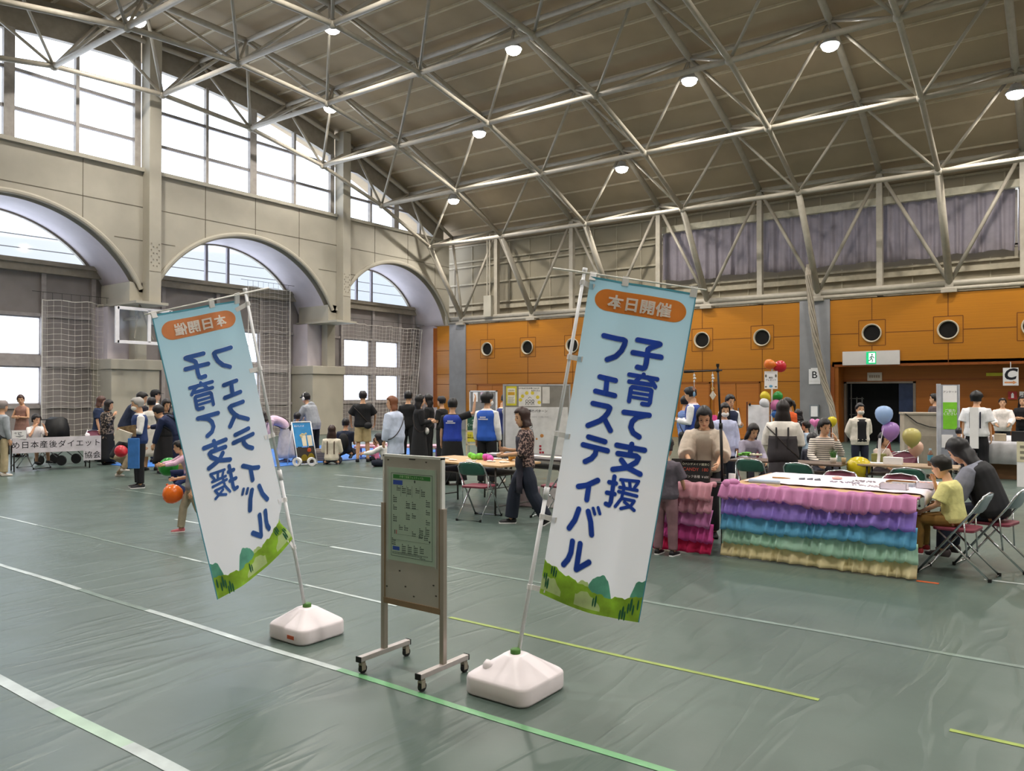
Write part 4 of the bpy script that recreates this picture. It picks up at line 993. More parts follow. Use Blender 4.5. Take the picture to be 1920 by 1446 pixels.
for i, (y, x) in enumerate(((7.65, -18.6), (8.2, -18.5), (8.45, -18.55))):
    item('leaflet', ['leaflet nearest the framed card on the left table', 'leaflet in the middle of the left table', 'leaflet in front of the pushchair on the left table'][i], 'leaflet', M().box(-.15, .15, -.1, .1, 0, .004), PAPER, (x, y, .702), 70 + 12 * i, 'leaflets on the left table')
item('tissue_pack', 'white tissue pack at the end of the left table', 'tissue pack', M().ell((0, 0, .04), (.07, .05, .04)).tube([(-.07, .02, .06), (-.09, .04, .15)], .006, 5), WHITE, (-18.48, 8.72, .7), smooth=True)
# pushchair
e = empty('pushchair', (-19.75, 8.62, 0), 'black pushchair standing behind the diet association table', 'pushchair', None, RD(-60))
M().loft([[(x * .24, y, .55 + z) for x, z in ((-1, 0), (-.95, .3), (-.6, .52), (0, .58), (.6, .52), (.95, .3), (1, 0), (.5, -.05), (-.5, -.05))] for y in (-.18, .0, .15)]).build('hood', BLACK, e, smooth=True)
M().box(-.22, .22, -.2, .3, .42, .58).build('seat', BLACK, e, bevel=.04)
M().tube([(-.27, -.1, .3), (-.27, -.35, .95), (-.2, -.42, 1.06), (.2, -.42, 1.06), (.27, -.35, .95), (.27, -.1, .3)], .016, 8).build('handle', mat('26262A', .4), e, smooth=True)
for x in (-.26, .26):
    M().tube([(x, -.1, .4), (x, .3, .12)], .012, 6).tube([(x, .1, .4), (x, -.25, .14)], .012, 6).build('leg', mat('55565A', .4, .6), e)
    for y in (-.26, .3): M().tube([(x - .02, y, .12), (x + .02, y, .12)], .12, 18).build('wheel', BLACK, e)
# poster panel
e = empty('poster_board', (-8.5, 12.4, 0), 'grey display panel with breakfast posters behind the walking woman', 'display panel', None, RD(35))
M().box(-.62, .62, -.015, .015, .3, 1.84).build('panel', mat('8A8680', .8), e)
M().box(-.65, -.62, -.02, .02, 0, 1.86).box(.62, .65, -.02, .02, 0, 1.86).box(-.65, .65, -.02, .02, 1.84, 1.87).build('frame', mat('C9CCD2', .35, .6), e)
M().box(-.67, -.6, -.25, .25, 0, .03).box(.6, .67, -.25, .25, 0, .03).build('foot', STEELD, e)
yl = M().box(-.585, -.385, -.02, -.015, 1.46, 1.83).build('yellow_poster', mat('D3C83A', .7), e)
M().box(-.56, -.41, -.022, -.02, 1.5, 1.79).build('sheet', mat('E9E4D0', .8), yl); M().box(-.55, -.42, -.024, -.022, 1.66, 1.72).build('ribbon', mat('CFA030', .7), yl)
g = M()
for k in range(7): g.box(-.545, -.43 - .01 * (k % 3), -.0235, -.022, 1.62 - k * .018, 1.626 - k * .018)
g.build('printed_notes', mat('8A8478', .8), yl); text(yl, '栄養講座', mat('8A7A50', .8), (-.485, -.0245, 1.75), FRONT, .03)
ap = M().box(-.345, .085, -.02, -.015, 1.445, 1.825).build('drawn_poster', mat('E4E0DC', .8), e)
text(ap, 'はやねはやおき朝ごはんの', INK, (-.15, -.0215, 1.79), FRONT, .034, .012); text(ap, '生活リズム', INK, (-.02, -.0215, 1.745), FRONT, .034, .012)
g = M()
for x, z in ((-.31, 1.57), (-.27, 1.64), (-.19, 1.7), (-.08, 1.7), (.02, 1.62), (.05, 1.52)):
    g.add([(x + .034 * cos(t * pi / 8), -.0215, z + .034 * sin(t * pi / 8)) for t in range(16)], [tuple(range(16))])
g.build('yellow_spot', mat('E0CC4A', .8), ap)
g = M()
for x in (-.19, -.13, -.07): g.tube([(x + .022 * cos(t * pi / 6), -.022, 1.545 + .026 * sin(t * pi / 6)) for t in range(13)], .0035, 4).tube([(x - .02, -.022, 1.47), (x - .015, -.022, 1.515), (x + .015, -.022, 1.515), (x + .02, -.022, 1.47)], .0035, 4)
g.tube([(-.16, -.022, 1.6), (-.13, -.022, 1.63), (-.1, -.022, 1.6)], .0035, 4); g.build('drawing', INK, ap)
M().box(.11, .25, -.02, -.015, 1.5, 1.82).build('side_poster', mat('D8D4D0', .8), e)
lp = M().box(-.6, .6, -.02, -.015, .42, 1.43).build('lower_poster', mat('DAD8D8', .8), e)
text(lp, '朝食の食事のパターン', INK, (-.1, -.0215, 1.35), FRONT, .062, .008); text(lp, '食べているひと・いないひと', mat('7A7A80', .8), (.0, -.0215, 1.24), FRONT, .036)
g = M().tube([(-.13 + .05 * cos(t * pi / 6), -.022, 1.08 + .055 * sin(t * pi / 6)) for t in range(13)], .005, 4).tube([(-.2, -.022, .9), (-.18, -.022, 1.0), (-.08, -.022, 1.0), (-.06, -.022, .9)], .005, 4); g.build('drawing', mat('5A5A60', .8), lp)
M().ell((.1, -.02, .88), (.035, .004, .035)).ell((.0, -.02, .82), (.02, .004, .02)).build('orange_dot', mat('C98A4A', .7), lp)
g = M()
for x, z in ((.07, .68), (.07, .62), (.07, .56), (.12, .56)): g.box(x - .02, x + .02, -.023, -.02, z - .02, z + .02)
g.build('red_sticker', mat('A83040', .6), lp)
e = empty('poster_board', (-17.4, 22, 0), 'grey pin board with two small sheets near the corner pillar', 'display panel')
M().box(-.58, .58, -.02, .02, .3, 1.74).build('panel', mat('7F7C7C', .8), e); M().box(-.62, -.58, -.03, .03, 0, 1.78).box(.58, .62, -.03, .03, 0, 1.78).box(-.62, .62, -.03, .03, 1.74, 1.78).build('frame', mat('D6D6DA', .4), e)
M().box(-.45, -.24, -.025, -.02, 1.38, 1.72).build('sheet', PAPER, e); M().box(-.1, .12, -.025, -.02, 1.38, 1.72).build('sheet', mat('E4C8DC', .8), e); M().box(-.62, -.55, -.3, .3, 0, .03).box(.55, .62, -.3, .3, 0, .03).build('foot', STEELD, e)
e = empty('easel_sign', (-12.6, 15.6, 0), 'small easel with a green chalkboard over a yellow notice', 'easel', None, RD(35))
M().box(-.2, .2, -.02, .0, .74, 1.1).build('chalkboard', mat('2F5A48', .7), e); M().box(-.2, .2, -.025, .0, .45, .7).build('yellow_notice', mat('D8C93C', .7), e)
text(e, 'ラボ\nパーティー', mat('D8E4DC', .8), (0, -.022, .92), FRONT, .1); text(e, 'ラボ・パーティ\n無料体験受付中', INK, (0, -.027, .58), FRONT, .058, .005)
M().box(-.24, -.2, -.02, .02, 0, 1.14).box(.2, .24, -.02, .02, 0, 1.14).box(-.24, .24, -.02, .02, .36, .4).box(-.24, .24, -.02, .02, .7, .74).build('frame', mat('CDBFA4', .5), e)
M().tube([(-.18, .4, 0), (-.18, 0, 1.0)], .014, 6).tube([(.18, .4, 0), (.18, 0, 1.0)], .014, 6).build('leg', mat('CDBFA4', .5), e)
# A-frame poster stand with balls and rolls
e = empty('poster_stand', (-15.0, 12.1, 0), 'leaning white framed stand with a blue poster on the blue sheet', 'poster stand', None, RD(84), .93)
def lean(y, z): return (y + .38 * (1 - z / 1.1) * -1 + .3, z)
g = M()
for a, b in (((-.3, .02), (-.3, 1.08)), ((.26, .02), (.26, 1.08)), ((-.3, 1.08), (.26, 1.08)), ((-.3, .02), (.26, .02))):
    ya, yb_ = -.2 + .3 * a[1], -.2 + .3 * b[1]; g.tube([(a[0], ya, a[1]), (b[0], yb_, b[1])], .014, 8)
g.tube([(-.3, .3, .0), (-.3, .1, 1.0)], .012, 6).tube([(.26, .3, .0), (.26, .1, 1.0)], .012, 6); g.build('frame', WHITE, e, smooth=True)
po = M().prism([(-.28, -.2 + .3 * .46, .46), (.24, -.2 + .3 * .46, .46), (.24, -.2 + .3 * 1.06, 1.06), (-.28, -.2 + .3 * 1.06, 1.06)], (0, .01, 0)).build('blue_poster', mat('2C86C4', .5), e)
po2 = M().prism([(-.28, -.2 + .3 * .04, .04), (.24, -.2 + .3 * .04, .04), (.24, -.2 + .3 * .44, .44), (-.28, -.2 + .3 * .44, .44)], (0, .01, 0)).build('dark_poster', mat('2A2420', .6), e)
def onp(x, z, d=.004): return (x, -.2 + .3 * z - d, z)
g = M()
for x in (-.02, .15): g.add([onp(x - .07, .74), onp(x + .07, .74), onp(x + .06, .47), onp(x - .06, .47)], [(0, 1, 2, 3)])
g.build('cup_print', mat('E0D4BC', .6), po)
g = M()
for x, z in ((-.1, .74), (-.05, .77), (.0, .76), (-.08, .7), (.06, .78)): g.ell(onp(x, z), (.035, .005, .03), 7, 5)
g.build('popcorn_print', mat('D9CBA0', .6), po); text(po, 'おいしいよ', PAPER, onp(-.1, .98, .006), (RD(90 - 16.7), 0, 0), .06, .005)
g = M()
for x, z in ((-.1, .15), (.1, .17)): g.ell(onp(x, z, .006), (.1, .008, .12), 12, 7)
g.build('bottle_print', mat('8C7A1E', .5), po2); M().ell(onp(.08, .36, .006), (.06, .008, .06)).build('orange_print', mat('C9552A', .5), po2)
for i, (x, y, lb) in enumerate(((-14.78, 11.72, 'white roll nearer the mirrored banner at the foot of the poster stand'), (-14.55, 11.95, 'white roll at the right foot of the poster stand'))):
    e2 = empty('tape_roll', (x, y, .1), lb, 'roll', 'white rolls at the poster stand')
    rg = [[(dx * .05, r * cos(2 * pi * j / 20), r * sin(2 * pi * j / 20)) for j in range(20)] for r, dx in ((.055, -1), (.1, -1), (.1, 1), (.055, 1), (.055, -1))]
    M().loft(rg, cap=False).build('roll', WHITE, e2); e2.rotation_euler = (0, 0, RD(-30 if i else 120))
# whiteboard on a stand, green notice stand, lectern
e = empty('whiteboard', (-5.77, 17, 0), 'blank flip chart board in a brown frame left of the balloon stand', 'whiteboard')
M().box(-.22, .24, -.015, .005, .62, 1.44).build('board', mat('E2E2E8', .4), e); M().tube([(-.25, 0, 0), (-.25, 0, 1.5), (.27, 0, 1.5), (.27, 0, 0)], .014, 8).build('frame', mat('5A2E28', .4), e)
M().tube([(-.25, -.3, .02), (-.25, .3, .02)], .014, 6).tube([(.27, -.3, .02), (.27, .3, .02)], .014, 6).build('foot', DARKM, e); M().box(-.2, -.16, -.03, .0, 1.42, 1.47).box(.16, .2, -.03, 0, 1.42, 1.47).build('clip', BLACK, e)
e = empty('notice_stand', (-2.4, 19.2, 0), 'tall grey panel with a white and green notice on the right', 'display panel', None, RD(20))
M().box(-.13, .2, -.04, .04, .05, 1.88).build('panel', mat('9EA2AE', .5), e); M().box(-.2, -.13, -.05, .05, 0, 1.9).box(.2, .235, -.05, .05, 0, 1.88).build('frame', mat('C2C6D0', .4, .4), e)
M().box(-.09, .18, -.046, -.04, 1.5, 1.86).build('white_sheet', PAPER, e); gn = M().box(-.09, .18, -.046, -.04, .92, 1.5).build('green_sheet', mat('7CC832', .5), e)
M().box(-.12, .1, -.046, -.04, .52, .8).build('white_sheet', PAPER, e); text(e, 'アンケート', INK, (.045, -.048, 1.72), FRONT, .055, .004); text(gn, 'ご協力\nください', PAPER, (.045, -.048, 1.28), FRONT, .07, .01)
M().box(-.2, .235, -.25, .25, 0, .04).build('foot', STEELD, e)
e = empty('lectern', (-3.1, 20.2, 0), 'beige lectern with a dark cable in front of the porch', 'lectern', None, RD(20))
M().box(-.36, .4, -.25, .25, 0, 1.22).box(-.38, .42, -.27, .27, 1.2, 1.25).build('body', mat('A89E90', .5), e, bevel=.01); M().box(-.28, -.05, -.27, -.25, .1, .72).box(.02, .3, -.27, -.25, .1, .72).build('door_panel', mat('9A9082', .5), e)
M().tube([(-.34, -.27, 1.22), (-.1, -.28, 1.02), (.15, -.28, .93), (.4, -.28, .9)], .012, 6).build('cable', BLACK, e)
# white-cloth table at the right edge with goods
g = M(); rg = []
for i in range(61):
    x = -1.12 + 2.24 * i / 60; s = .012 * sin(x * 30)
    rg.append([(x, .47, .1), (x, .46, .015), (x, -.46, .015), (x, -.475 + s * .4, -.05), (x, -.49 + s, -.42)])
o = g.loft(rg, cap=False, closed=False).build('white_cloth', mat('C9C7CC', .8), None, smooth=True, solid=.003, loc=(-1.0, 18.5, .73)); tag(o, 'pale cloth hanging over the table at the right edge', 'cloth')
for i, (x, y, w, h, c, lb) in enumerate(((-1.85, 18.3, .1, .1, 'CFC8C0', 'small pale box at the left end of the cloth covered table'), (-1.6, 18.3, .12, .08, 'A8A0A0', 'low grey box in front of the white hoodie woman'), (-1.36, 18.3, .1, .14, 'B8A890', 'tan box in front of the white hoodie woman'), (-.95, 18.3, .22, .2, '222024', 'black case on the cloth covered table'))):
    item('goods_box', lb, 'box', M().box(-w, w, -.08, .08, 0, h), mat(c, .6), (x, y, .748), 0, 'boxes on the cloth covered table', bevel=.005)
item('carton', 'brown carton under the cloth covered table', 'box', M().box(-.35, .35, -.2, .2, 0, .3), mat('6A4C30', .7), (-1.4, 18.4, 0), 4)
e = empty('poster_easel', (-.95, 16.9, 0), 'cream printed poster over a white board at the right edge', 'poster')
M().box(-.05, .5, -.02, .0, .45, .82).build('poster', mat('DCD4B8', .7), e); M().box(-.05, .5, -.015, .02, 0, .45).build('board', PAPER, e)
g = M()
for i in range(3):
    for j in range(2): g.box(.0 + j * .2, .13 + j * .2, -.022, -.02, .7 - i * .1, .75 - i * .1)
g.build('printed_notes', mat('8A8474', .8), e)
# small things on the tables behind
e = empty('potted_plant', (-2.9, 11.72, .7), 'tiny potted grass plant in front of the striped sweater', 'plant')
M().lathe([(.035, 0), (.045, .08), (.04, .08)], 14).build('pot', mat('CFC4B8', .6), e, smooth=True); g = M()
for k in range(30): a = k * 2.4; r = .02 + .03 * (k % 5) / 5; g.tube([(.02 * cos(a), .02 * sin(a), .075), (r * cos(a) * 1.3, r * sin(a) * 1.3, .16 + .02 * (k % 3))], [.006, .001], 4)
g.build('leaves', mat('4C7A3C', .6), e)
item('drink_cup', 'small tan cup beside the potted grass plant', 'cup', M().lathe([(.025, 0), (.035, .09), (.03, .09), (.02, .01)], 12), mat('B89A70', .4), (-2.75, 11.68, .7), smooth=True)
e = empty('flower_pot', (-4.2, 11.75, .7), 'green plant with pale flowers at the left end of the dark table', 'plant'); g = M()
for k in range(14): a = k * 2.4; g.ell((.07 * cos(a), .05 * sin(a), .05 + .02 * (k % 3)), (.04, .03, .012), 6, 4)
g.build('leaves', mat('5FA83C', .6), e); g = M()
for k in range(6): g.ell((.1 + .03 * k, -.02 + .03 * (k % 2), .07), (.022, .022, .018), 6, 4)
g.build('flower', mat('E0DCC4', .7), e)
e = empty('drink_bottle', (-1.72, 12.1, .7), 'clear drink bottle with a blue label on the balloon table', 'bottle')
M().lathe([(.032, 0), (.034, .02), (.034, .15), (.028, .18), (.014, .2), (.014, .22)], 14).build('bottle', mat('7A5A48', .2), e, smooth=True); M().lathe([(.0352, .07), (.0352, .15)], 14, cap=False).build('label', mat('4E8FA8', .4), e); M().lathe([(.016, .215), (.016, .24)], 12).build('cap', mat('A8C4D8', .4), e)
item('paper_box', 'white paper box on the balloon table', 'box', M().box(-.12, .12, -.05, .05, 0, .1), WHITE, (-2.18, 12.05, .7), -3, bevel=.004)
item('leaflet', 'white leaflet at the left end of the balloon table', 'leaflet', M().box(-.14, .14, -.09, .09, 0, .005), PAPER, (-2.45, 12.1, .702), 10)
item('small_crate', 'olive crate behind the paper box on the balloon table', 'crate', M().box(-.09, .09, -.07, .07, 0, .12), mat('7A7A46', .6), (-2.42, 12.34, .7), 0, bevel=.005)
item('traffic_cone', 'dark red cone standing in the doorway behind the balloons', 'cone', M().box(-.18, .18, -.18, .18, 0, .03).lathe([(.13, .03), (.03, .75)], 16), mat('7A2420', .6), (-4.6, 24.5, 0))
# blue sheets and low table of the play corner
item('blue_sheet', 'blue ground sheet of the play corner under the gable windows', 'ground sheet', M().box(-3.2, 1.6, -2.2, 4.2, 0, .012), mat('3C74C4', .5, var=.08, scale=3), (-16.6, 13.2, 0))
item('blue_sheet', 'small blue sheet behind the diet association table', 'ground sheet', M().box(-.8, .9, -.9, .9, 0, .012), mat('3A78CC', .5, var=.08, scale=3), (-18.2, 10.2, 0))
e = empty('low_table', (-14.5, 14.75, .012), 'low table draped in pink at the play corner', 'table', None, RD(40))
M().box(-1.1, 1.1, -.35, .35, .27, .32).build('tabletop', mat('D9A8BC', .6), e)
for x in (-1, 1):
    for y in (-.28, .28): M().box(x - .02, x + .02, y - .02, y + .02, 0, .27).build('leg', mat('8A5A9C', .5), e)
for i, x in enumerate((-.7, -.35, 0.1, .55)):
    item('craft_bowl', ['pale bowl at the left end of the low pink table', 'pale bowl behind the man in shorts on the low table', 'pink box on the low table', 'pink bowl nearest the doll on the low table'][i], 'bowl', M().lathe([(.04, 0), (.1, .07), (.09, .07), (.03, .015)], 14), mat(['E4DCD8', 'E8E0E0', 'E0A8BC', 'E490B4'][i], .6), (-14.5 + x * cos(RD(40)), 14.75 + x * sin(RD(40)), .332), 0, 'bowls on the low pink table', smooth=True)
# ================================================================ balloons
def balloon(x, y, z, r, col, label, flat=1.05, string=None, heart=False, tilt=(0, 0)):
    e = empty('balloon', (x, y, z), label, 'balloon', None)
    g = M()
    if heart:
        rg = []
        for i in range(15):
            t = -1 + 2 * i / 14; w = sqrt(max(.002, 1 - t * t))
            rg.append([(16 * sin(a) ** 3 / 17 * r * w, t * r * .55, (13 * cos(a) - 5 * cos(2 * a) - 2 * cos(3 * a) - cos(4 * a)) / 17 * r * w) for a in [2 * pi * j / 24 for j in range(24)]])
        g.loft(rg)
    else: g.lathe([(.02 * r, -1.2 * r * flat), (.3 * r, -1.02 * r * flat), (.66 * r, -.72 * r * flat), (.92 * r, -.28 * r * flat), (r, .15 * r * flat), (.92 * r, .55 * r * flat), (.66 * r, .85 * r * flat), (.3 * r, 1.0 * r * flat), (.02 * r, 1.03 * r * flat)], 24)
    g.build('skin', mat(col, .22, var=.02, spec=.6, trans=.25), e, smooth=True)
    M().lathe([(.06 * r, -1.16 * r), (.14 * r, -1.3 * r)], 8).build('knot', mat(col, .3, var=.02, spec=.6, trans=.25), e)
    if string: M().tube([(0, 0, -1.2 * r), (string[0] - x, string[1] - y, string[2] - z)], .003, 4).build('string', PAPER, e)
    e.rotation_euler = (RD(tilt[0]), RD(tilt[1]), 0)
    return e
balloon(-4.87, 15.02, 2.25, .1, 'E8822E', 'orange balloon at the top of the white pole', tilt=(0, -80))
balloon(-4.72, 15.13, 2.21, .115, 'D0283A', 'red balloon at the top of the white pole', tilt=(0, 80))
balloon(-4.95, 14.99, 1.64, .09, 'E3CE38', 'yellow balloon on the white pole below the sign', tilt=(0, -60))
balloon(-4.75, 15.1, 1.64, .09, '2C9A3E', 'green balloon on the white pole below the sign', tilt=(0, 60))
balloon(-4.95, 14.95, 1.51, .09, 'E6E6EC', 'white balloon on the white pole', tilt=(0, -50))
balloon(-4.77, 15.06, 1.47, .1, 'E48AC0', 'pink balloon on the white pole beside the dark hair', tilt=(0, 50))
balloon(-4.79, 15.1, 1.3, .085, '3A78C8', 'blue balloon on the white pole', tilt=(0, 70))
e = empty('balloon_pole', (-4.86, 15.06, 0), 'white pole with a free gift sign and balloons', 'sign stand')
M().tube([(0, 0, 0), (.02, 0, 2.25)], .016, 8).build('pole', WHITE, e); M().box(-.12, .13, -.03, -.02, 1.78, 2.12).build('sheet', PAPER, e); M().lathe([(.16, 0), (.16, .03), (.02, .05)], 16).build('base', mat('A83A3A', .5), e)
text(e, '無料\nプレゼント', INK, (.005, -.032, 1.97), FRONT, .042, .008); M().ell((.005, -.032, 1.83), (.035, .003, .025)).build('blue_print', mat('6AA8D0', .6), e)
g = M()
for x in (-.09, .1): g.ell((x, -.032, 2.03), (.018, .003, .03)).ell((x, -.032, 1.82), (.022, .003, .014))
g.build('print', mat('6A6A62', .7), e)
balloon(-3.9, 14.51, 1.17, .1, 'EE92CC', 'pink heart shaped balloon in front of the grey pillar', heart=True, string=(-3.9, 14.5, .03))
balloon(-3.52, 14.16, 1.21, .08, 'E2D030', 'yellow balloon above the woman in the striped sweater', string=(-3.5, 14.1, .03))
bs = (-2.42, 12.2, .72)
balloon(-2.4, 12.6, 1.38, .125, 'A9C6EE', 'pale blue balloon highest of the bunch by the doorway', string=bs)
balloon(-2.32, 12.65, 1.14, .125, 'B48AD0', 'lilac balloon in the middle of the bunch by the doorway', string=bs)
balloon(-2.09, 12.97, 1.04, .13, 'CFC67C', 'dull yellow balloon of the bunch by the doorway', string=bs)
balloon(-2.08, 13.24, .86, .11, 'EAC4B0', 'peach balloon lowest of the bunch by the doorway', string=bs)
balloon(-2.62, 12.0, .62, .165, 'E6CF28', 'large yellow balloon at the left end of the balloon table', 1.0)
balloon(-15.3, 7.87, .55, .12, 'CC2C3C', 'red balloon held by the crouching child', tilt=(0, -75))
balloon(-12.31, 7.11, .47, .155, '2C9A34', 'green balloon under the outstretched pink arm', tilt=(0, 75))
balloon(-9.02, 5.27, .475, .12, 'F07A22', 'orange balloon nearest the mirrored banner', .95, tilt=(0, 130))
for i, (px, z) in enumerate(((.02, 0), )): item('balloon_tube', 'clear tube stand that holds the balloon bunch', 'balloon stand', M().tube([(0, 0, 0), (.02, .02, .35)], .02, 8), mat('D8D4D8', .3), (-2.4, 12.2, .7))
# ================================================================ people
LEGS = {'stand': [((.05, .02, -1), (.03, -.03, -1))] * 2, 'walk': [((.02, .42, -1), (.02, .12, -1)), ((.02, -.25, -1), (.02, -.6, -1))],
        'sit': [((.14, 1, -.06), (.04, .06, -1))] * 2, 'floor': [((.55, .85, .1), (-.85, -.35, -.12))] * 2, 'kneel': [((.14, .95, -.12), (.02, -1, -.06))] * 2,
        'crouch': [((.3, .9, .1), (.05, -.4, -1)), ((.2, .75, -.5), (.05, -.7, -.75))]}
ARMS = {'down': ((.2, -.03, -1), (.06, .2, -1)), 'fwd': ((.2, .2, -1), (-.2, 1, -.1)), 'table': ((.25, .4, -1), (-.3, .9, -.5)), 'hold': ((.16, .1, -1), (-.3, .95, .15)),
        'face': ((.25, .7, -.75), (-.4, .15, 1)), 'cross': ((.3, .25, -1), (-1, .5, .12)), 'raise': ((.7, .2, .25), (.12, .1, 1)), 'reach': ((.12, .85, -.5), (0, 1, -.12)),
        'back': ((.25, -.35, -1), (-.5, -.35, -.6)), 'hang': ((.08, .3, -1), (0, .35, -1)), 'wide': ((.5, .3, -.9), (-.05, .6, -.75)), 'side': ((1, .3, -.35), (1, .35, -.2)), 'phone': ((.3, .5, -.9), (-.35, .45, 1))}
PEOPLE = []
def person(label, x, y, rz, h, pose='stand', arms=('down', 'down'), hair=('short', '17141A'), top=('E8E8E8', 'short'), bottom=('trousers', '22232A'), shoes='1C1C20', extra=(), lean=0, nod=0, turn=0, seat=None, z=0, skin=SKIN, loose=0.0):
    s = h / 1.68
    R = empty('person', (x, y, z), label, 'person', None, RD(rz), s); PEOPLE.append(R)
    hs = 1.07 + max(0, (1.6 - h)) * .42
    ex = {}
    for e in extra: k, _, v = e.partition(':'); ex[k] = v
    lean = RD(lean)
    T1, T2 = .40, .39
    legs = []
    for side, (t, sh) in zip((1, -1), LEGS[pose]):
        t, sh = V((t[0] * side, t[1], t[2])).normalized(), V((sh[0] * side, sh[1], sh[2])).normalized()
        hp = V((.088 * side, 0, -.03)); kn = hp + t * T1; an = kn + sh * T2; legs.append((hp, kn, an, side))
    low = min(l[2].z for l in legs) - .075
    if pose == 'kneel': low = min(min(l[1].z, l[2].z) for l in legs) - .06
    if pose == 'floor': low = min(low + .02, -.11)
    hz = -low
    if seat is not None: hz = seat / s + .105
    O = V((0, 0, hz))
    legs = [(a + O, b + O, c + O, d) for a, b, c, d in legs]
    def ang(q): return lean * (.25 if q < 0 else min(1.15, .35 + q * 2.2))
    sp = {}; p = V(O); q = 0.0; sp[0] = (V(p), ang(0))
    st = .02
    for i in range(1, 34):
        a = ang(i * st); p = p + V((0, sin(a), cos(a))) * st; sp[i] = (V(p), a)
    p = V(O)
    for i in range(1, 9):
        a = ang(-i * st); p = p - V((0, sin(a), cos(a))) * st; sp[-i] = (V(p), a)
    def S(q):
        i = max(-8, min(32, math.floor(q / st))); f = q / st - i; a, b = sp[i], sp[i + 1] if i + 1 in sp else sp[i]
        return a[0].lerp(b[0], f), a[1] * (1 - f) + b[1] * f
    def ring(q, rx, ry, n=16, a0=0, a1=2 * pi, full=True):
        c, a = S(q); yx = V((0, cos(a), -sin(a))); k = n if full else n + 1
        return [c + V((1, 0, 0)) * rx * cos(a0 + (a1 - a0) * j / n) + yx * ry * sin(a0 + (a1 - a0) * j / n) for j in range(k)]
    TOR = [(-.1, .10, .085), (-.06, .15, .11), (0, .17, .122), (.1, .153, .11), (.2, .138, .102), (.3, .15, .11), (.38, .17, .116), (.435, .172, .1), (.475, .125, .082), (.505, .066, .064), (.55, .052, .054), (.6, .05, .05)]
    def tor(q):
        for (a, b, c), (d, e, f) in zip(TOR, TOR[1:]):
            if a <= q <= d: t = (q - a) / (d - a); return b + (e - b) * t, c + (f - c) * t
        return TOR[0][1:] if q < TOR[0][0] else TOR[-1][1:]
    g = M().loft([ring(q, a, b) for q, a, b in TOR])
    hd = lean * .45 + RD(nod); c7, _ = S(.54)
    up = V((0, sin(hd), cos(hd))); f0 = V((0, cos(hd), -sin(hd))); tu = RD(turn)
    hf = f0 * cos(tu) - V((1, 0, 0)) * sin(tu); hx = V((1, 0, 0)) * cos(tu) + f0 * sin(tu)
    HC = c7 + up * (.115 + .015 * hs) * 1 + f0 * .02 + up * .11 * (hs - 1)
    def hp(a, b, c): return HC + (hx * a + hf * b + up * c) * hs
    HEAD = [(-.117, .022, .025, .042), (-.103, .04, .045, .035), (-.075, .057, .066, .022), (-.035, .067, .083, .008), (.015, .074, .093, 0), (.055, .072, .092, -.004), (.088, .056, .074, -.006), (.112, .022, .03, -.006)]
    g.loft([[hp(rx * cos(2 * pi * j / 14), yo + ry * sin(2 * pi * j / 14), zz) for j in range(14)] for zz, rx, ry, yo in HEAD])
    for sd in (-1, 1): g.ell(hp(.074 * sd, -.005, -.015), (.012 * hs, .02 * hs, .03 * hs), 8, 5, (hx, hf, up))
    g.ell(hp(0, .094, -.022), (.012 * hs, .016 * hs, .022 * hs), 8, 5, (hx, hf, up)).ell(hp(0, .083, -.06), (.022 * hs, .012 * hs, .012 * hs), 8, 5, (hx, hf, up))
    arms_ = []
    cs, sa = S(.43)
    for side, an in zip((1, -1), arms):
        e, w = ARMS[an]; sh = cs + V((.165 * side, 0, 0)); e = V((e[0] * side, e[1], e[2])).normalized(); w = V((w[0] * side, w[1], w[2])).normalized()
        el = sh + e * .27; wr = el + w * .235; arms_.append((sh, el, wr, w, side))
        g.tube([sh - V((.05 * side, 0, -.0)), sh, sh.lerp(el, .5), el, el.lerp(wr, .35), wr, wr + w * .03, wr + w * .085], [.04, .05, .043, .036, .037, .026, .03, .022], 10, flat=.85)
    for a, b, c, side in legs:
        g.tube([a + V((0, 0, .04)), a, a.lerp(b, .5), b, b.lerp(c, .35), c, c + V((0, 0, -.03))], [.07, .086, .072, .052, .054, .036, .034], 12)
    g.build('body', skin, R, remesh=.0125, sm=2)
    for sh, el, wr, w, side in arms_:      # palm side fingers and thumb
        m_ = M(); nrm = V((-side, 0, 0)) - w * w.dot(V((-side, 0, 0)))
        if nrm.length < .3: nrm = V((0, 0, -1)) - w * w.dot(V((0, 0, -1)))
        nrm.normalize(); sv = w.cross(nrm).normalized()
        if sv.y < 0 or (abs(sv.y) < .2 and sv.z < 0): sv = -sv
        b0 = wr + w * .08
        for k, ln in enumerate((.03, .036, .033, .025)):
            o = b0 + sv * (.024 - k * .0155); j1 = o + w * ln + nrm * .006; j2 = j1 + (w * .8 + nrm * .6).normalized() * ln * .75; j3 = j2 + (w * .4 + nrm * .9).normalized() * ln * .5
            m_.tube([o - w * .02, o, j1, j2, j3], [.0095, .0088, .0082, .0075, .006], 6)
        o = wr + w * .03 + sv * .024; m_.tube([o - sv * .012, o + sv * .014 + w * .02, o + sv * .02 + w * .045 + nrm * .012, o + sv * .016 + w * .062 + nrm * .02], [.012, .011, .0095, .007], 6)
        m_.ell(wr + w * .06 + nrm * .004, (.012, .034, .045), 8, 6, (nrm, sv, w)).build('hand', skin, R, smooth=True)
    # face
    ink = mat('2A1E1C', .5)
    for sd in (-1, 1):
        M().ell(hp(.031 * sd, .083, -.001), (.012 * hs, .006 * hs, .0065 * hs), 8, 5, (hx, hf, up)).build('eye', ink, R, smooth=True)
        M().tube([hp(.016 * sd, .089, .02), hp(.032 * sd, .087, .025), hp(.046 * sd, .078, .02)], [.002, .0032, .002], 5).build('eyebrow', ink, R)
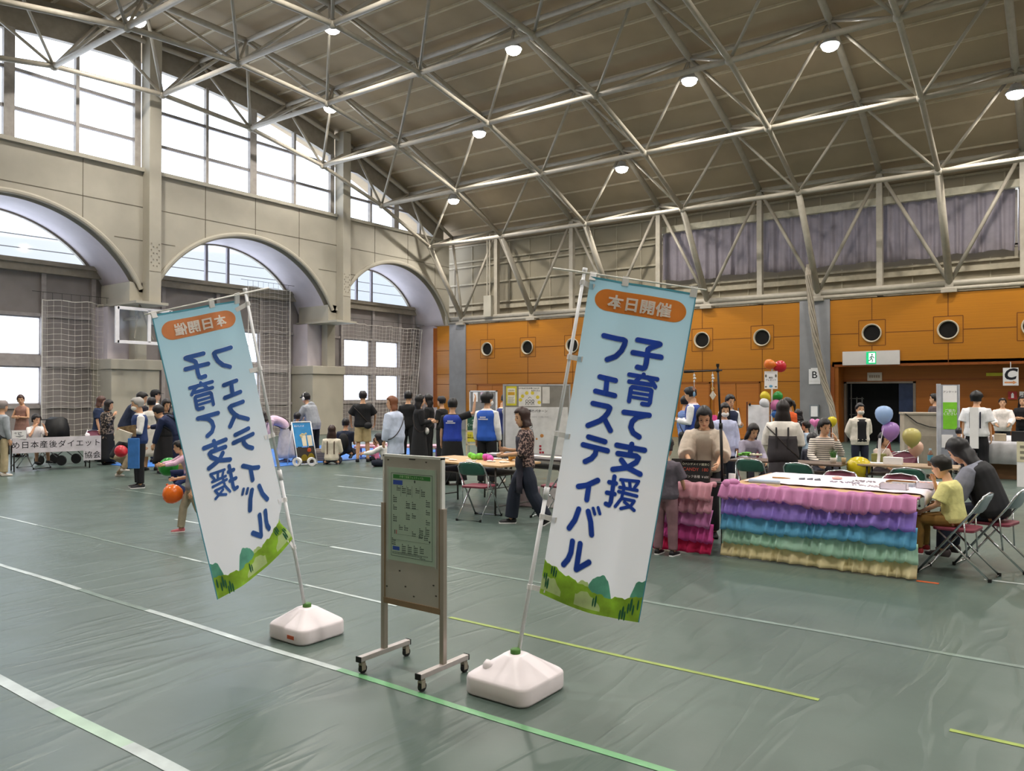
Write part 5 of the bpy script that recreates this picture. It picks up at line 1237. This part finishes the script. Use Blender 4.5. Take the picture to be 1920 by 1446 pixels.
    if 'mask' not in ex: M().ell(hp(0, .0945, -.062), (.02 * hs, .005 * hs, .0055 * hs), 8, 5, (hx, hf, up)).build('mouth', mat('A8564E', .5), R, smooth=True)
    else: M().ell(hp(0, .05, -.055), (.066 * hs, .062 * hs, .05 * hs), 12, 8, (hx, hf, up)).build('face_mask', mat(ex['mask'] or 'E6E2E0', .7), R, smooth=True)
    if 'glasses' in ex:
        m_ = M()
        for sd in (-1, 1): m_.tube([hp(.032 * sd + .022 * cos(t * pi / 5), .096, .0 + .017 * sin(t * pi / 5)) for t in range(11)], .0022, 4).tube([hp(.054 * sd, .09, .0), hp(.078 * sd, 0, .0)], .002, 4)
        m_.build('glasses', mat('5A2A24', .4), R)
    # hair
    hm = mat(hair[1], .42, var=.12, scale=30, stretch=(30, 30, 4)); st_ = hair[0]
    ln = {'short': .045, 'bob': .135, 'long': .36, 'mid': .24, 'pony': .06, 'bun': .06, 'fluffy': .06, 'bald': .0}[st_]
    puf = 1.36 if st_ == 'fluffy' else 1.25
    rg = []; zs = [.142, .135, .118, .098, .075, .05, .02, -.01, -.035] + [-.035 - (ln - .035) * t / 6 for t in range(1, 7)] if ln > .05 else [.128, .12, .1, .075, .05, .02, -.01, -.03, -ln]
    for zz in zs:
        zc = min(.111, max(-.02, zz / 1.1)); 
        for (a, rx, ry, yo), (b, rx2, ry2, yo2) in zip(HEAD, HEAD[1:]):
            if a <= zc <= b: t = (zc - a) / (b - a); rx, ry, yo = rx + (rx2 - rx) * t, ry + (ry2 - ry) * t, yo + (yo2 - yo) * t; break
        if zz > .06: t = sqrt(max(.01, 1 - (zz / .143) ** 2)) * 1.04; rx, ry, yo = .074 * t, .093 * t, -.003
        rx, ry = max(rx * puf, .02), max(ry * puf, .02)
        if zz < -.02:
            t = min(1, (-.02 - zz) / .1)
            if ln > .1: rx *= 1 + .3 * t
            if ln > .2: ry *= 1 - .3 * t * (1 if zz < -.1 else 0); yo -= .035 * t
            if ln < .1: rx *= 1 - .12 * t; ry *= 1 - .15 * t; yo -= .012 * t
        row = []
        for j in range(28):
            a = 2 * pi * j / 28; f = 1 + .02 * sin(j * 7.3 + zz * 90) + (.03 * sin(j * 3.1 + zz * 60) if st_ == 'fluffy' else 0)
            da = abs(((a - pi / 2 + pi) % (2 * pi)) - pi)
            op = 0 if zz > .055 else (.75 if zz > .03 else (1.0 if zz > -.05 else 1.15))
            if ln < .1 and zz < -.0: op = 1.45
            if da < op: f = .55 if zz > -.1 else .4
            row.append(hp(rx * f * cos(a), yo + ry * f * sin(a), zz))
        rg.append(row)
    if st_ != 'bald': ho = M().loft(rg).build('hair', hm, R, smooth=True)
    if st_ == 'pony': M().tube([hp(0, -.09, .03), hp(0, -.14, .02), hp(.01, -.15, -.06), hp(.01, -.13, -.17)], [.025, .036, .034, .01], 8).build('ponytail', hm, R, smooth=True)
    if st_ == 'bun': M().ell(hp(0, -.1, .03), (.045, .04, .045), 10, 7).build('hair_bun', hm, R, smooth=True)
    if 'cap' in ex:
        cm = mat(ex['cap'], .7)
        M().loft([[hp(rx * cos(2 * pi * j / 20), -.004 + ry * sin(2 * pi * j / 20), zz) for j in range(20)] for zz, rx, ry in ((.045, .087, .108), (.08, .084, .104), (.115, .064, .082), (.135, .02, .03))]).loft([[hp(a, b, .05 - .12 * max(0, b - .1)), hp(a, b, .043 - .12 * max(0, b - .1))] for a, b in ((-.08, .05), (-.065, .13), (0, .17), (.065, .13), (.08, .05))], cap=False, closed=False).add([hp(a, b, .05 - .12 * max(0, b - .1)) for a, b in ((-.08, .05), (-.065, .13), (0, .17), (.065, .13), (.08, .05))], [(0, 1, 2, 3, 4)]).build('cap', cm, R, smooth=True)
    if 'phones' in ex:
        m_ = M().tube([hp(.09, -.0, .0), hp(.075, 0, .1), hp(0, 0, .14), hp(-.075, 0, .1), hp(-.09, 0, .0)], .01, 6)
        for sd in (-1, 1): m_.ell(hp(.092 * sd, 0, -.01), (.022, .04, .045), 10, 6, (hx, hf, up))
        m_.build('headphones', WHITE, R, smooth=True)
    # trousers, skirt
    kind, bc = bottom[:2]; bm = bc if not isinstance(bc, str) else mat(bc, .8, var=.08, scale=7, bump=.12)
    if kind in ('trousers', 'shorts', 'wide'):
        m_ = M().loft([ring(q, tor(q)[0] + .014, tor(q)[1] + .014) for q in (-.1, -.06, 0, .06, .1)])
        k = .03 if kind == 'wide' else (.02 if kind == 'shorts' else .012)
        for a, b, c, side in legs:
            if kind == 'shorts': m_.tube([a + V((0, 0, .03)), a.lerp(b, .5), a.lerp(b, .95)], [.1, .092 + k * .5, .082 + k], 12)
            else: m_.tube([a + V((0, 0, .03)), a.lerp(b, .1), a.lerp(b, .5), b, b.lerp(c, .4), b.lerp(c, .97)], [.085, .098, .084 + k, .064 + k, .06 + k * 1.3, .05 + k * 1.5], 12)
        m_.build('trousers' if kind != 'shorts' else 'shorts', bm, R, remesh=.0125, sm=2)
    else:
        L_ = float(bottom[2]) if len(bottom) > 2 else .55; rg = []
        c0, _ = S(.12)
        if pose in ('sit', 'kneel', 'floor'):
            kn = (legs[0][1] + legs[1][1]) / 2
            for t in range(5): u = t / 4; c = O.lerp(kn, u); rg.append([c + V((1, 0, 0)) * .2 * cos(2 * pi * j / 20) + V((0, 0, 1)) * .11 * sin(2 * pi * j / 20) for j in range(20)])
        else:
            rg.append(ring(.14, .15, .115, 20)); rg.append(ring(0, .185, .14, 20))
            for t in range(1, 7):
                u = t / 6; w = .19 + L_ * .14 * u
                rg.append([O + V(((w + .012 * u * sin(j * 2.6)) * cos(2 * pi * j / 20), (w * .8 + .012 * u * sin(j * 2.6)) * sin(2 * pi * j / 20), -.06 - L_ * u)) for j in range(20)])
        M().loft(rg).build('skirt', bm, R, smooth=True)
    # top
    tc_, sl = top[:2]; tm = tc_ if not isinstance(tc_, str) else mat(tc_, .8, var=.07, scale=9, bump=.5)
    hem = float(top[2]) if len(top) > 2 else -.07; k = .018 + loose
    qs = [q for q in (-.12, -.06, 0, .1, .2, .3, .38, .435, .475, .5) if q >= max(hem, -.12)]
    rg = [ring(q, max(tor(q)[0], .15 if q < .4 else 0) + k, tor(q)[1] + k) for q in qs]
    if hem < -.12:
        rg = [[p_ + V((0, 0, hem + .12)) + V(((p_.x) * .12, 0, 0)) for p_ in rg[0]]] + rg
    m_ = M().loft(rg)
    for sh, el, wr, w, side in arms_:
        if sl == 'none': continue
        a0 = sh - V((.06 * side, 0, -.005))
        if sl == 'short': m_.tube([a0, sh, sh.lerp(el, .45), sh.lerp(el, .8)], [.055, .062 + k * .5, .058 + k * .8, .057 + k], 12)
        elif sl == 'half': m_.tube([a0, sh, sh.lerp(el, .5), el, el.lerp(wr, .25)], [.055, .062 + k * .5, .06 + k, .06 + k, .062 + k], 12)
        else: m_.tube([a0, sh, sh.lerp(el, .5), el, el.lerp(wr, .5), el.lerp(wr, .97)], [.055, .062 + k * .4, .055 + k * .7, .05 + k * .7, .045 + k * .7, .036 + k * .6], 12)
    m_.build('shirt' if 'dress' not in ex else 'dress_top', tm, R, remesh=.0125, sm=2)
    if 'collar' in ex: M().tube([V(p_) for p_ in ring(.5, .075, .07, 10)] + [ring(.5, .075, .07, 10)[0]], .016, 6).build('collar', mat(ex['collar'], .8), R, smooth=True)
    def shell(q0, q1, kk, mt, name, a0, a1, below=0, n=16, sol=.006):
        rg = [ring(q0 + (q1 - q0) * t / 7, max(tor(q0 + (q1 - q0) * t / 7)[0], .15 if q0 + (q1 - q0) * t / 7 < .4 else 0) + kk, tor(q0 + (q1 - q0) * t / 7)[1] + kk, n, a0, a1, False) for t in range(8)]
        if below: rg = [[p_ + V((p_.x * .15, .015, -below * u)) for p_ in rg[0]] for u in (1, .66, .33)] + rg
        return M().loft(rg, cap=False, closed=False).build(name, mt, R, smooth=True, solid=sol)
    if 'open' in ex: shell(-.1, .47, k + .002, mat(ex['open'], .8), 'inner_shirt', pi / 2 - .5, pi / 2 + .5)
    if 'bodice' in ex: shell(-.12, .28, k + .008, bm, 'bodice', 0, 2 * pi, n=24)
    if 'vest' in ex:
        vm = mat(ex['vest'], .7, var=.06, bump=.1)
        v = M().loft([ring(q, max(tor(q)[0], .152) + k + .014 if q < .44 else tor(q)[0] + .022, tor(q)[1] + k + .014) for q in (-.07, 0, .1, .2, .3, .38, .43, .465, .485)]).build('vest', vm, R, smooth=True, remesh=.014)
        if 'print' in ex:
            m_ = M()
            for q, w in ((.36, .07), (.325, .1)):
                c, a = S(q); yx = V((0, cos(a), -sin(a)))
                for j in range(int(w * 2 / .024)): m_.box(-w + j * .024, -w + j * .024 + .018, 0, 0, 0, 0) if False else m_.bar(c + V((-w + j * .024, 0, 0)) - yx * (tor(q)[1] + .037), c + V((-w + j * .024 + .017, 0, 0)) - yx * (tor(q)[1] + .037), .004, .022)
            m_.build('lettering', PAPER, v)
    if 'apron' in ex: shell(-.1, .4, k + .012, mat(ex['apron'], .8, bump=.1), 'apron', pi / 2 - 1.25, pi / 2 + 1.25, float(ex.get('apronlen') or .3))
    if 'hood' in ex: 
        c, a = S(.46); yx = V((0, cos(a), -sin(a))); M().ell(c - yx * .1, (.12, .05, .075), 12, 8).build('hood', tm, R, smooth=True)
    def strap(q0, q1, sd, r=.01, mt=BLACK):
        pts = []
        for j in range(21):
            t = 2 * pi * j / 20; q = (q0 + q1) / 2 + (q0 - q1) / 2 * cos(t + (0 if sd > 0 else pi)); pts.append(ring(max(-.1, min(.44, q)), max(tor(q)[0], .15) + k + .008, tor(q)[1] + k + .01, 40)[int(j * 2) % 40])
        return M().tube(pts, r, 5).build('strap', mt, R)
    if 'bag' in ex:
        bcol, sd, yy = (ex['bag'].split(',') + ['1', '-1'])[:3]; bmt = mat(bcol, .6, bump=.1); sd = float(sd); yy = float(yy)
        strap(.43, -.04, -sd, .009, mat('2E2622', .6)); c, a = S(-.02); b = M()
        b.ell(c + V((.12 * sd, .15 * yy, 0)), (.1, .05, .08), 12, 8).build('shoulder_bag', bmt, R, smooth=True)
    if 'backpack' in ex:
        bmt = mat(ex['backpack'], .7, bump=.1); c, a = S(.22); yx = V((0, cos(a), -sin(a))); ux = V((0, sin(a), cos(a)))
        M().ell(c - yx * .2, (.14, .09, .22), 12, 9, (V((1, 0, 0)), yx, ux)).build('backpack', bmt, R, smooth=True)
    if 'backpack' in ex or 'straps' in ex:
        bmt = mat(ex.get('straps') or '18181C', .7)
        for sd in (-1, 1):
            pts = [S(q)[0] + V((.085 * sd, 0, 0)) + V((0, cos(S(q)[1]), -sin(S(q)[1]))) * y_ * (tor(q)[1] + k + .006) for q, y_ in ((.1, -1), (.25, -1), (.4, -.95), (.46, -.5), (.475, 0), (.45, .6), (.38, 1), (.25, 1), (.15, .9))]
            M().tube(pts, .014, 5, flat=.5).build('strap', bmt, R)
    sm_ = mat(shoes, .6)
    for a, b, c, side in legs:
        d = (c - b).normalized(); fw = V((.06 * side, 1, 0)).normalized(); dn = V((0, 0, -1))
        if pose in ('kneel',): fw, dn = V((0, -.9, -.3)).normalized(), V((0, .3, -.9))
        if pose == 'floor': fw, dn = V((.5 * side * -1, .85, .1)).normalized(), V((0, .2, -1)).normalized()
        if pose == 'walk' and side < 0: fw, dn = V((0, .85, -.5)).normalized(), V((0, -.5, -.85)).normalized()
        sdv = fw.cross(dn).normalized()
        rg = []
        for t, w, h0, h1 in ((-.075, .02, .03, .06), (-.06, .034, .0, .078), (-.02, .038, 0, .085), (.04, .041, 0, .066), (.1, .047, 0, .05), (.15, .04, 0, .042), (.175, .015, .012, .03)):
            o = c + fw * t + dn * .075
            rg.append([o + sdv * w * x_ - dn * (h0 + (h1 - h0) * z_) for x_, z_ in ((-1, .15), (-.8, 0), (.8, 0), (1, .15), (1, .6), (.6, 1), (-.6, 1), (-1, .6))])
        so = M().loft(rg).build('shoe', sm_, R, smooth=True)
        if 'sole' in ex:
            rg = [[c + fw * t + dn * .078 + sdv * w * 1.04 * x_ - dn * z_ for x_, z_ in ((-1, 0), (1, 0), (1, .018), (-1, .018))] for t, w in ((-.075, .02), (-.06, .034), (-.02, .038), (.04, .041), (.1, .047), (.15, .04), (.178, .015))]
            M().loft(rg).build('sole', PAPER, so)
    return R
def pattern(c1, c2, scale, kind='noise'):
    m = mat(c1, .8).copy(); n, l = m.node_tree.nodes, m.node_tree.links; b = n['Principled BSDF']
    t = n.new('ShaderNodeTexCoord'); r = n.new('ShaderNodeValToRGB'); r.color_ramp.interpolation = 'CONSTANT'
    x = n.new('ShaderNodeTexNoise' if kind == 'noise' else ('ShaderNodeTexWave' if kind == 'stripe' else 'ShaderNodeTexVoronoi')); x.inputs['Scale'].default_value = scale
    if kind == 'stripe': x.bands_direction = 'Z'
    l.new(t.outputs['Object'], x.inputs['Vector']); l.new(x.outputs['Distance'] if kind == 'dot' else x.outputs[1 if kind == 'stripe' else 0], r.inputs['Fac'])
    e = r.color_ramp.elements; e[0].color = hexc(c1); e[0].position = 0; e[1].color = hexc(c2); e[1].position = {'noise': .52, 'stripe': .72, 'dot': .22}[kind]
    l.new(r.outputs[0], b.inputs['Base Color']); return m
PAT1, PAT2, STRIPE, DOTS, CHECK = pattern('1A171A', '8C7C70', 22), pattern('2E2226', '9A8078', 34), pattern('E4DACF', '3C3438', 9, 'stripe'), pattern('D8D8DC', '16161A', 20, 'dot'), pattern('3C5EA8', 'A9BCE0', 14, 'stripe')
person('person in grey hoodie and checked dark wrap cut by the left photo edge', -17.88, 6.73, 9, 1.52, top=('9AA0A8', 'long'), bottom=('trousers', 'B8A888'), shoes='C8C0B8', extra=('apron:1A1A20', 'bag:18181C'), hair=('short', '8A8080'))
person('person in brown sleeveless dress with ponytail behind the left table, arms crossed', -22.81, 9.07, 208, 1.63, arms=('cross', 'cross'), top=('9A7468', 'none'), bottom=('skirt', '8A665C', 0.7), hair=('pony', '4A3430'), nod=12, turn=35)
person('child in white shirt sitting at the diet association table', -19.25, 7.90, -83, 1.38, pose='sit', seat=0.455, arms=('face', 'face'), top=('E6E2E2', 'short'), bottom=('shorts', '3A3440'), hair=('fluffy', '1A1518'), lean=8, nod=8)
person('person in navy dress with brown bob left of the pattern jacket person', -19.95, 9.68, -31, 1.60, top=('22304E', 'short'), bottom=('skirt', '22304E', 0.6), hair=('bob', '50342C'), nod=15)
person('person in black and white patterned jacket behind the end of the left table', -18.77, 9.31, -46, 1.50, top=(PAT1, 'long', -0.2), bottom=('skirt', '16161A', 0.75), hair=('bob', '1C1618'), arms=('phone', 'down'), nod=8, loose=0.03)
person('person in navy t-shirt bending forward behind the grey haired man', -17.42, 9.06, -38, 1.78, top=('1E2740', 'short'), bottom=('trousers', '26262C'), hair=('short', '181416'), lean=32, arms=('hang', 'hang'), loose=0.02)
person('person with dark hair and beige bag strap behind the grey haired man', -18.88, 10.22, 182, 1.68, top=('2C2A34', 'long'), bottom=('trousers', '2A2A30'), hair=('short', '161214'))
person('person in white top with tied straps facing away behind the blue vest', -16.57, 9.18, 41, 1.58, top=('E2DED8', 'long'), bottom=('skirt', 'D8D2CA', 0.5), hair=('short', '17141A'), arms=('hold', 'hold'))
person('person in a black cap and white shirt at the gable wall', -18.43, 10.30, -39, 1.75, top=('E6E6E8', 'short'), bottom=('trousers', '2A2C34'), extra=('cap:16181E',), hair=('short', '17141A'))
person('person in black with long hair reaching out beside the mirrored banner', -15.76, 9.03, -90, 1.55, top=('17161A', 'half'), bottom=('skirt', '1A181C', 0.6), hair=('mid', '1C1618'), arms=('reach', 'reach'), nod=15, loose=0.02)
person('person in navy bending over half hidden by the mirrored banner', -14.56, 8.67, 119, 1.65, top=('1C2648', 'long'), bottom=('trousers', '1C2344'), hair=('short', '17141A'), lean=55, arms=('reach', 'hang'), extra=('backpack:1B2450',))
person('grey haired masked man in navy vest and white shirt holding papers', -13.75, 7.40, 160, 1.60, arms=('hold', 'hold'), top=('E4E2E2', 'long'), bottom=('trousers', '1A1B20'), shoes='202024', extra=('vest:22386A', 'mask:E4E0DC', 'collar:E4E2E2', 'sole'), hair=('short', 'A09C9A'), nod=8)
person('child in black crouching with beige trousers holding the red balloon', -15.81, 8.00, -32, 1.20, pose='crouch', top=('17171B', 'long', -0.1), bottom=('trousers', 'A8977F'), shoes='D8D0CC', hair=('short', '17141A'), lean=40, arms=('reach', 'reach'))
person('child in pink sleeves stretching an arm over the green balloon', -11.82, 7.21, 159, 1.10, pose='crouch', top=('DDB4CC', 'long'), bottom=('trousers', '26305C'), hair=('short', '17141A'), lean=25, arms=('reach', 'reach'), shoes='B07A58')
person('child in beige trousers and pink shoes behind the mirrored banner, holding the orange balloon', -8.84, 5.43, 153, 1.08, pose='walk', top=('8A8A92', 'short'), bottom=('trousers', 'A79C88'), shoes='B8626A', extra=('sole',), hair=('short', '17141A'), arms=('fwd', 'down'))
person('person in lilac top and long pale skirt bent over beside the poster stand', -15.83, 12.20, 152, 1.62, top=('CDB2C8', 'long'), bottom=('skirt', 'C9C2C6', 0.72), hair=('bob', '1C1618'), lean=78, arms=('hang', 'hang'), extra=('bag:141418,-1,-.6',), shoes='8A8AA0')
person('child with black hair behind the blue poster stand', -15.93, 12.62, 22, 1.16, top=('2A2228', 'short'), bottom=('trousers', '2A2A30'), hair=('fluffy', '17141A'))
person('person in grey hoodie with white headphones leaning towards the low table', -15.92, 13.13, 100, 1.72, top=('9A9EA6', 'long', -0.15), bottom=('trousers', '17171B'), extra=('phones', 'hood', 'cap:16161A'), lean=24, arms=('fwd', 'table'), hair=('short', '17141A'), loose=0.03)
person('person in cream top with brown straps kneeling on the blue sheet', -14.46, 12.47, 39, 1.60, pose='kneel', top=('D8CFBE', 'long'), bottom=('trousers', '2A2A38'), hair=('mid', '36241F'), arms=('fwd', 'fwd'), extra=('straps:4A3428',))
person('person in navy with a black backpack sitting beside the man in shorts', -14.95, 13.34, 33, 1.62, pose='kneel', top=('232B40', 'short'), bottom=('trousers', '1E2230'), hair=('short', '17141A'), extra=('backpack:17181E',), arms=('fwd', 'fwd'), z=0.12)
person('man in black t-shirt and khaki shorts seen from behind', -14.38, 13.39, 47, 1.73, top=('16161A', 'short', -0.08), bottom=('shorts', 'B9A67E'), shoes='1C1C22', extra=('bag:1A1A1E,1,-1',), hair=('short', '241E24'), arms=('wide', 'wide'), loose=0.025)
person('small child in bright pink on the blue sheet behind the woman in light blue', -14.33, 13.80, 116, 0.98, pose='floor', top=('EE8AB6', 'long'), bottom=('trousers', '20242C'), hair=('short', '5A3A30'), arms=('fwd', 'fwd'), extra=('hood',))
person('person in white sleeves sitting on the blue sheet behind the pink child', -13.12, 12.95, 125, 1.40, pose='floor', top=('DCDAD8', 'long'), bottom=('trousers', '1E2434'), hair=('mid', '17141A'), arms=('reach', 'reach'), lean=20)
person('woman in pale blue tunic with brown bob and a thin black strap', -10.60, 10.71, 95, 1.62, top=('C3CDE4', 'long', -0.34), bottom=('trousers', '2A2438'), hair=('bob', '7A4A30'), lean=8, turn=50, extra=('bag:17171B,-1,.6',), arms=('down', 'down'), loose=0.03)
person('tall person in black suit in front of the net in the corner', -13.41, 13.98, 24, 1.72, top=('141417', 'long'), bottom=('trousers', '141417'), hair=('short', '141216'))
person('person in black with long straight hair right of the light blue tunic', -12.09, 12.96, -32, 1.63, top=('17161A', 'long'), bottom=('skirt', '151518', 0.7), hair=('long', '161214'), arms=('hold', 'hold'), extra=('bag:D8D4D0,1,1',))
person('person in black with long hair facing left in the black group', -13.13, 14.43, 117, 1.64, top=('161518', 'long'), bottom=('trousers', '161518'), hair=('long', '181316'), arms=('hold', 'hold'), extra=('bag:E0DCD8,-1,1',))
person('person in black t-shirt with short hair nearest the concrete pillar', -12.34, 14.02, 101, 1.60, top=('18181A', 'short'), bottom=('trousers', '1A1A1E'), hair=('short', '17141A'), arms=('hold', 'hold'))
person('person in blue vest and black skirt raising one arm', -9.53, 11.12, 29, 1.58, top=('17171B', 'short'), bottom=('skirt', '151518', 0.75), hair=('short', '141216'), arms=('raise', 'down'), extra=('vest:2540A8', 'print'))
person('helper in bright blue vest and white shirt seen from behind', -8.82, 11.26, 13, 1.69, top=('E6E6E8', 'long'), bottom=('trousers', '17171B'), hair=('fluffy', '141216'), extra=('vest:2C5CC0', 'print', 'mask:E6E2E0', 'collar:E6E6E8'), turn=-35)
person('helper in navy vest and cream shirt beside the poster board', -9.97, 13.28, -38, 1.68, top=('E0D8C4', 'long'), bottom=('trousers', '1C1C22'), hair=('short', '141216'), extra=('vest:2A3674',), arms=('fwd', 'fwd'), nod=22)
person('woman with dark bob and plaid apron walking past the craft table', -5.86, 8.29, 127, 1.52, pose='walk', top=(PAT2, 'half'), bottom=('wide', '1E2434'), hair=('bob', '33201C'), extra=('apron:2A2734', 'sole'), arms=('hold', 'fwd'), nod=10, turn=20)
person('person in blue checked shirt with a black bag behind the helper in blue vest', -6.60, 15.00, -36, 1.62, top=(CHECK, 'long'), bottom=('trousers', '2A2A30'), hair=('short', '17141A'), extra=('bag:151518,1,-1',), arms=('phone', 'down'))
person('tall helper in blue vest behind the pink ruffled table', -6.10, 14.25, 98, 1.80, top=('E6E6EA', 'long'), bottom=('trousers', '1C1C22'), hair=('short', '17141A'), extra=('vest:2A4596', 'collar:E4C8D0'), arms=('hold', 'hold'), nod=14)
person('woman with glasses in a beige shirt leaning over the pink ruffled table', -3.65, 8.85, -158, 1.56, top=('CDBEAF', 'half'), bottom=('trousers', '26242A'), hair=('mid', '17141A'), extra=('glasses', 'open:A79A8C'), arms=('table', 'table'), lean=14, nod=22, loose=0.028)
person('masked person in lavender shirt behind the black display pole', -4.99, 12.96, -144, 1.50, top=('BFC4E4', 'long', -0.2), bottom=('trousers', '1E2230'), hair=('mid', '1A1518'), extra=('mask:E6E2E2',), arms=('down', 'down'), nod=10, loose=0.04)
person('man in navy vest and white sleeves behind the masked person', -5.73, 15.14, -129, 1.65, top=('E4E4E8', 'long'), bottom=('trousers', '1C1C22'), hair=('short', '17141A'), extra=('vest:20294A',), nod=12, arms=('hold', 'hold'))
person('child in grey shirt and mauve trousers at the pink ruffled table', -3.57, 7.61, 0, 1.20, top=('5C5560', 'short'), bottom=('trousers', '85646C'), shoes='1C1A1E', extra=('sole',), hair=('short', '17141A'), arms=('table', 'table'), loose=0.02)
person('woman with long hair in a dark pinafore dress seen from behind', -3.46, 11.23, 14, 1.57, top=('E2DBD4', 'long'), bottom=('skirt', '393438', 0.7), hair=('long', '1E1617'), extra=('bodice', 'straps:2E2A2E', 'bag:6A5048,1,.3'), arms=('cross', 'cross'), loose=0.04)
person('person in orange t-shirt with ponytail behind the dark pinafore dress', -4.94, 16.47, 72, 1.58, top=('E2602A', 'short'), bottom=('trousers', '26262C'), hair=('pony', '1A1516'), arms=('hold', 'hold'), nod=12)
person('child in black polka dots bending behind the orange t-shirt', -4.88, 17.25, 46, 1.34, top=(DOTS, 'long'), bottom=('trousers', '17171B'), hair=('bob', '17141A'), lean=25)
person('small child in pale blue beside the heart balloon', -4.65, 16.68, 96, 1.06, top=('B4C8DE', 'long', -0.12), bottom=('skirt', 'AFC3DC', 0.4), hair=('short', '1C1618'), arms=('hold', 'hold'))
person('child with black hair seated with back turned at the dark table', -3.49, 12.82, 5, 1.12, pose='sit', seat=0.42, top=('3A3A46', 'long'), bottom=('trousers', '2A2A30'), hair=('fluffy', '17141A'), arms=('table', 'table'))
person('woman in striped cream sweater sitting at the dark table', -3.30, 12.72, -151, 1.58, pose='sit', seat=0.455, top=(STRIPE, 'long'), bottom=('trousers', '2A2A34'), hair=('pony', '1A1516'), arms=('table', 'face'), nod=14, turn=15, lean=6)
person('person in grey lilac top seated left of the pinafore dress', -4.50, 12.70, -132, 1.42, pose='sit', seat=0.455, top=('A8A0B4', 'long'), bottom=('trousers', '2A2A34'), hair=('mid', '1C1618'), arms=('table', 'table'), lean=20, nod=15)
person('masked girl in white hoodie standing before the dark doorway', -3.60, 16.58, -148, 1.46, top=('DCD4C8', 'long', -0.12), bottom=('trousers', '1C2034'), hair=('pony', '17141A'), extra=('mask:CFCAC4', 'open:15151A', 'hood'), arms=('back', 'back'), loose=0.03)
person('child in cream jacket behind the large yellow balloon', -2.62, 13.30, -119, 1.16, pose='sit', seat=0.44, top=('D8C4B8', 'long'), bottom=('trousers', '3A3034'), hair=('mid', '17141A'), arms=('table', 'table'), lean=15)
person('man looking left behind the beige lectern', -2.96, 21.64, 96, 1.66, top=('4A4044', 'short'), bottom=('trousers', '22222A'), hair=('short', '1A1718'), loose=0.03)
person('man in loose white t-shirt with black straps seen from behind', -1.72, 17.83, -3, 1.71, top=('E4E4E8', 'short', -0.1), bottom=('wide', '15151A'), shoes='1A1A1E', extra=('straps:1A1C30', 'sole'), hair=('fluffy', '141216'), arms=('down', 'down'), turn=-25, loose=0.04)
person('small child beside the man in loose white t-shirt', -2.13, 18.77, 16, 0.92, top=('5C5A6C', 'long'), bottom=('trousers', '3A3440'), hair=('short', '17141A'))
person('woman in white hoodie behind the cloth covered table', -1.72, 23.91, -176, 1.54, top=('E2DAD6', 'long', -0.12), bottom=('trousers', '2A2A30'), hair=('short', '261A18'), extra=('hood',), arms=('table', 'table'), loose=0.04)
person('woman in black top with long hair at the right photo edge', -1.29, 24.22, 153, 1.60, top=('17171C', 'half'), bottom=('trousers', '22242C'), hair=('long', '17141A'), arms=('cross', 'cross'), nod=5, turn=25)
person('adult in grey and black top sitting beside the boy in yellow', -0.74, 9.00, 80, 1.60, pose='sit', seat=0.455, top=('7E808E', 'half'), bottom=('trousers', '22283A'), shoes='4A4042', hair=('mid', '141216'), extra=('vest:15151A',), arms=('table', 'table'), lean=26, nod=22, loose=0.02)
person('boy in yellow t-shirt sitting at the right end of the rainbow table', -1.00, 8.43, 84, 1.17, pose='sit', seat=0.455, top=('D9D38E', 'short'), bottom=('trousers', '866530'), shoes='9C2A34', extra=('sole',), hair=('short', '17130F'), arms=('face', 'table'), lean=10, nod=14, loose=0.02)
# ---------------------------------------------------------------- things people hold or carry
e = empty('leaflet_bundle', (-13.72, 7.22, .93), 'bundle of printed leaflets held by the grey haired man', 'leaflets', None, RD(36))
M().prism([(-.2, -.2, -.06), (.02, -.18, -.1), (.1, -.18, .06), (-.12, -.2, .14)], (.02, .03, 0)).build('sheet', mat('CFC6B8', .8), e)
M().prism([(-.1, -.15, .02), (.13, -.13, .0), (.13, -.13, .21), (-.13, -.15, .17)], (.02, .03, 0)).build('photo_sheet', mat('7A6448', .7, var=.2, scale=20), e)
o = item('blue_apron_bag', 'blue folded vinyl bag hanging at the hip of the grey haired man', 'bag', M().loft([[(x, y, z) for x, y in ((-.1, -.015), (.1, -.02), (.1, .02), (-.1, .015))] for z in (0, .2, .36, .53)]), mat('3C74BC', .4, var=.1), (-13.42, 7.12, .38), 36, bevel=.008)
o = item('paper_strip', 'long white paper strip on the back of the man in loose white t-shirt', 'paper', M().box(-.075, .075, -.006, .0, 0, .8), PAPER, (-1.74, 17.6, .62), 10)
item('tote_bag', 'striped tote bag behind the kneeling person in cream', 'bag', M().loft([rsq(.14, .08, .03, 0), rsq(.15, .09, .03, .22), rsq(.13, .04, .03, .3)]), pattern('2A2A34', 'B8A898', 12, 'stripe'), (-15.35, 12.9, .012), 30)
item('magenta_bag', 'bright magenta bag behind the beige shirt woman', 'bag', M().loft([rsq(.1, .06, .03, 0), rsq(.13, .07, .03, .3), rsq(.08, .03, .02, .42)]), mat('D0347C', .5), (-5.86, 14.6, .85), 20)
item('canvas_bag', 'tan canvas bag on the floor behind the grey haired man', 'bag', M().loft([rsq(.2, .12, .04, 0), rsq(.22, .13, .04, .3), rsq(.19, .07, .03, .4)]), mat('9A8258', .8), (-14.2, 8.6, 0), 30)
item('striped_bag', 'black and cream striped bag beside the mirrored banner', 'bag', M().loft([rsq(.18, .1, .04, 0), rsq(.2, .11, .04, .4), rsq(.17, .06, .03, .52)]), pattern('1C1A1C', 'C9BEA8', 9, 'stripe'), (-13.9, 9.1, 0), 35)
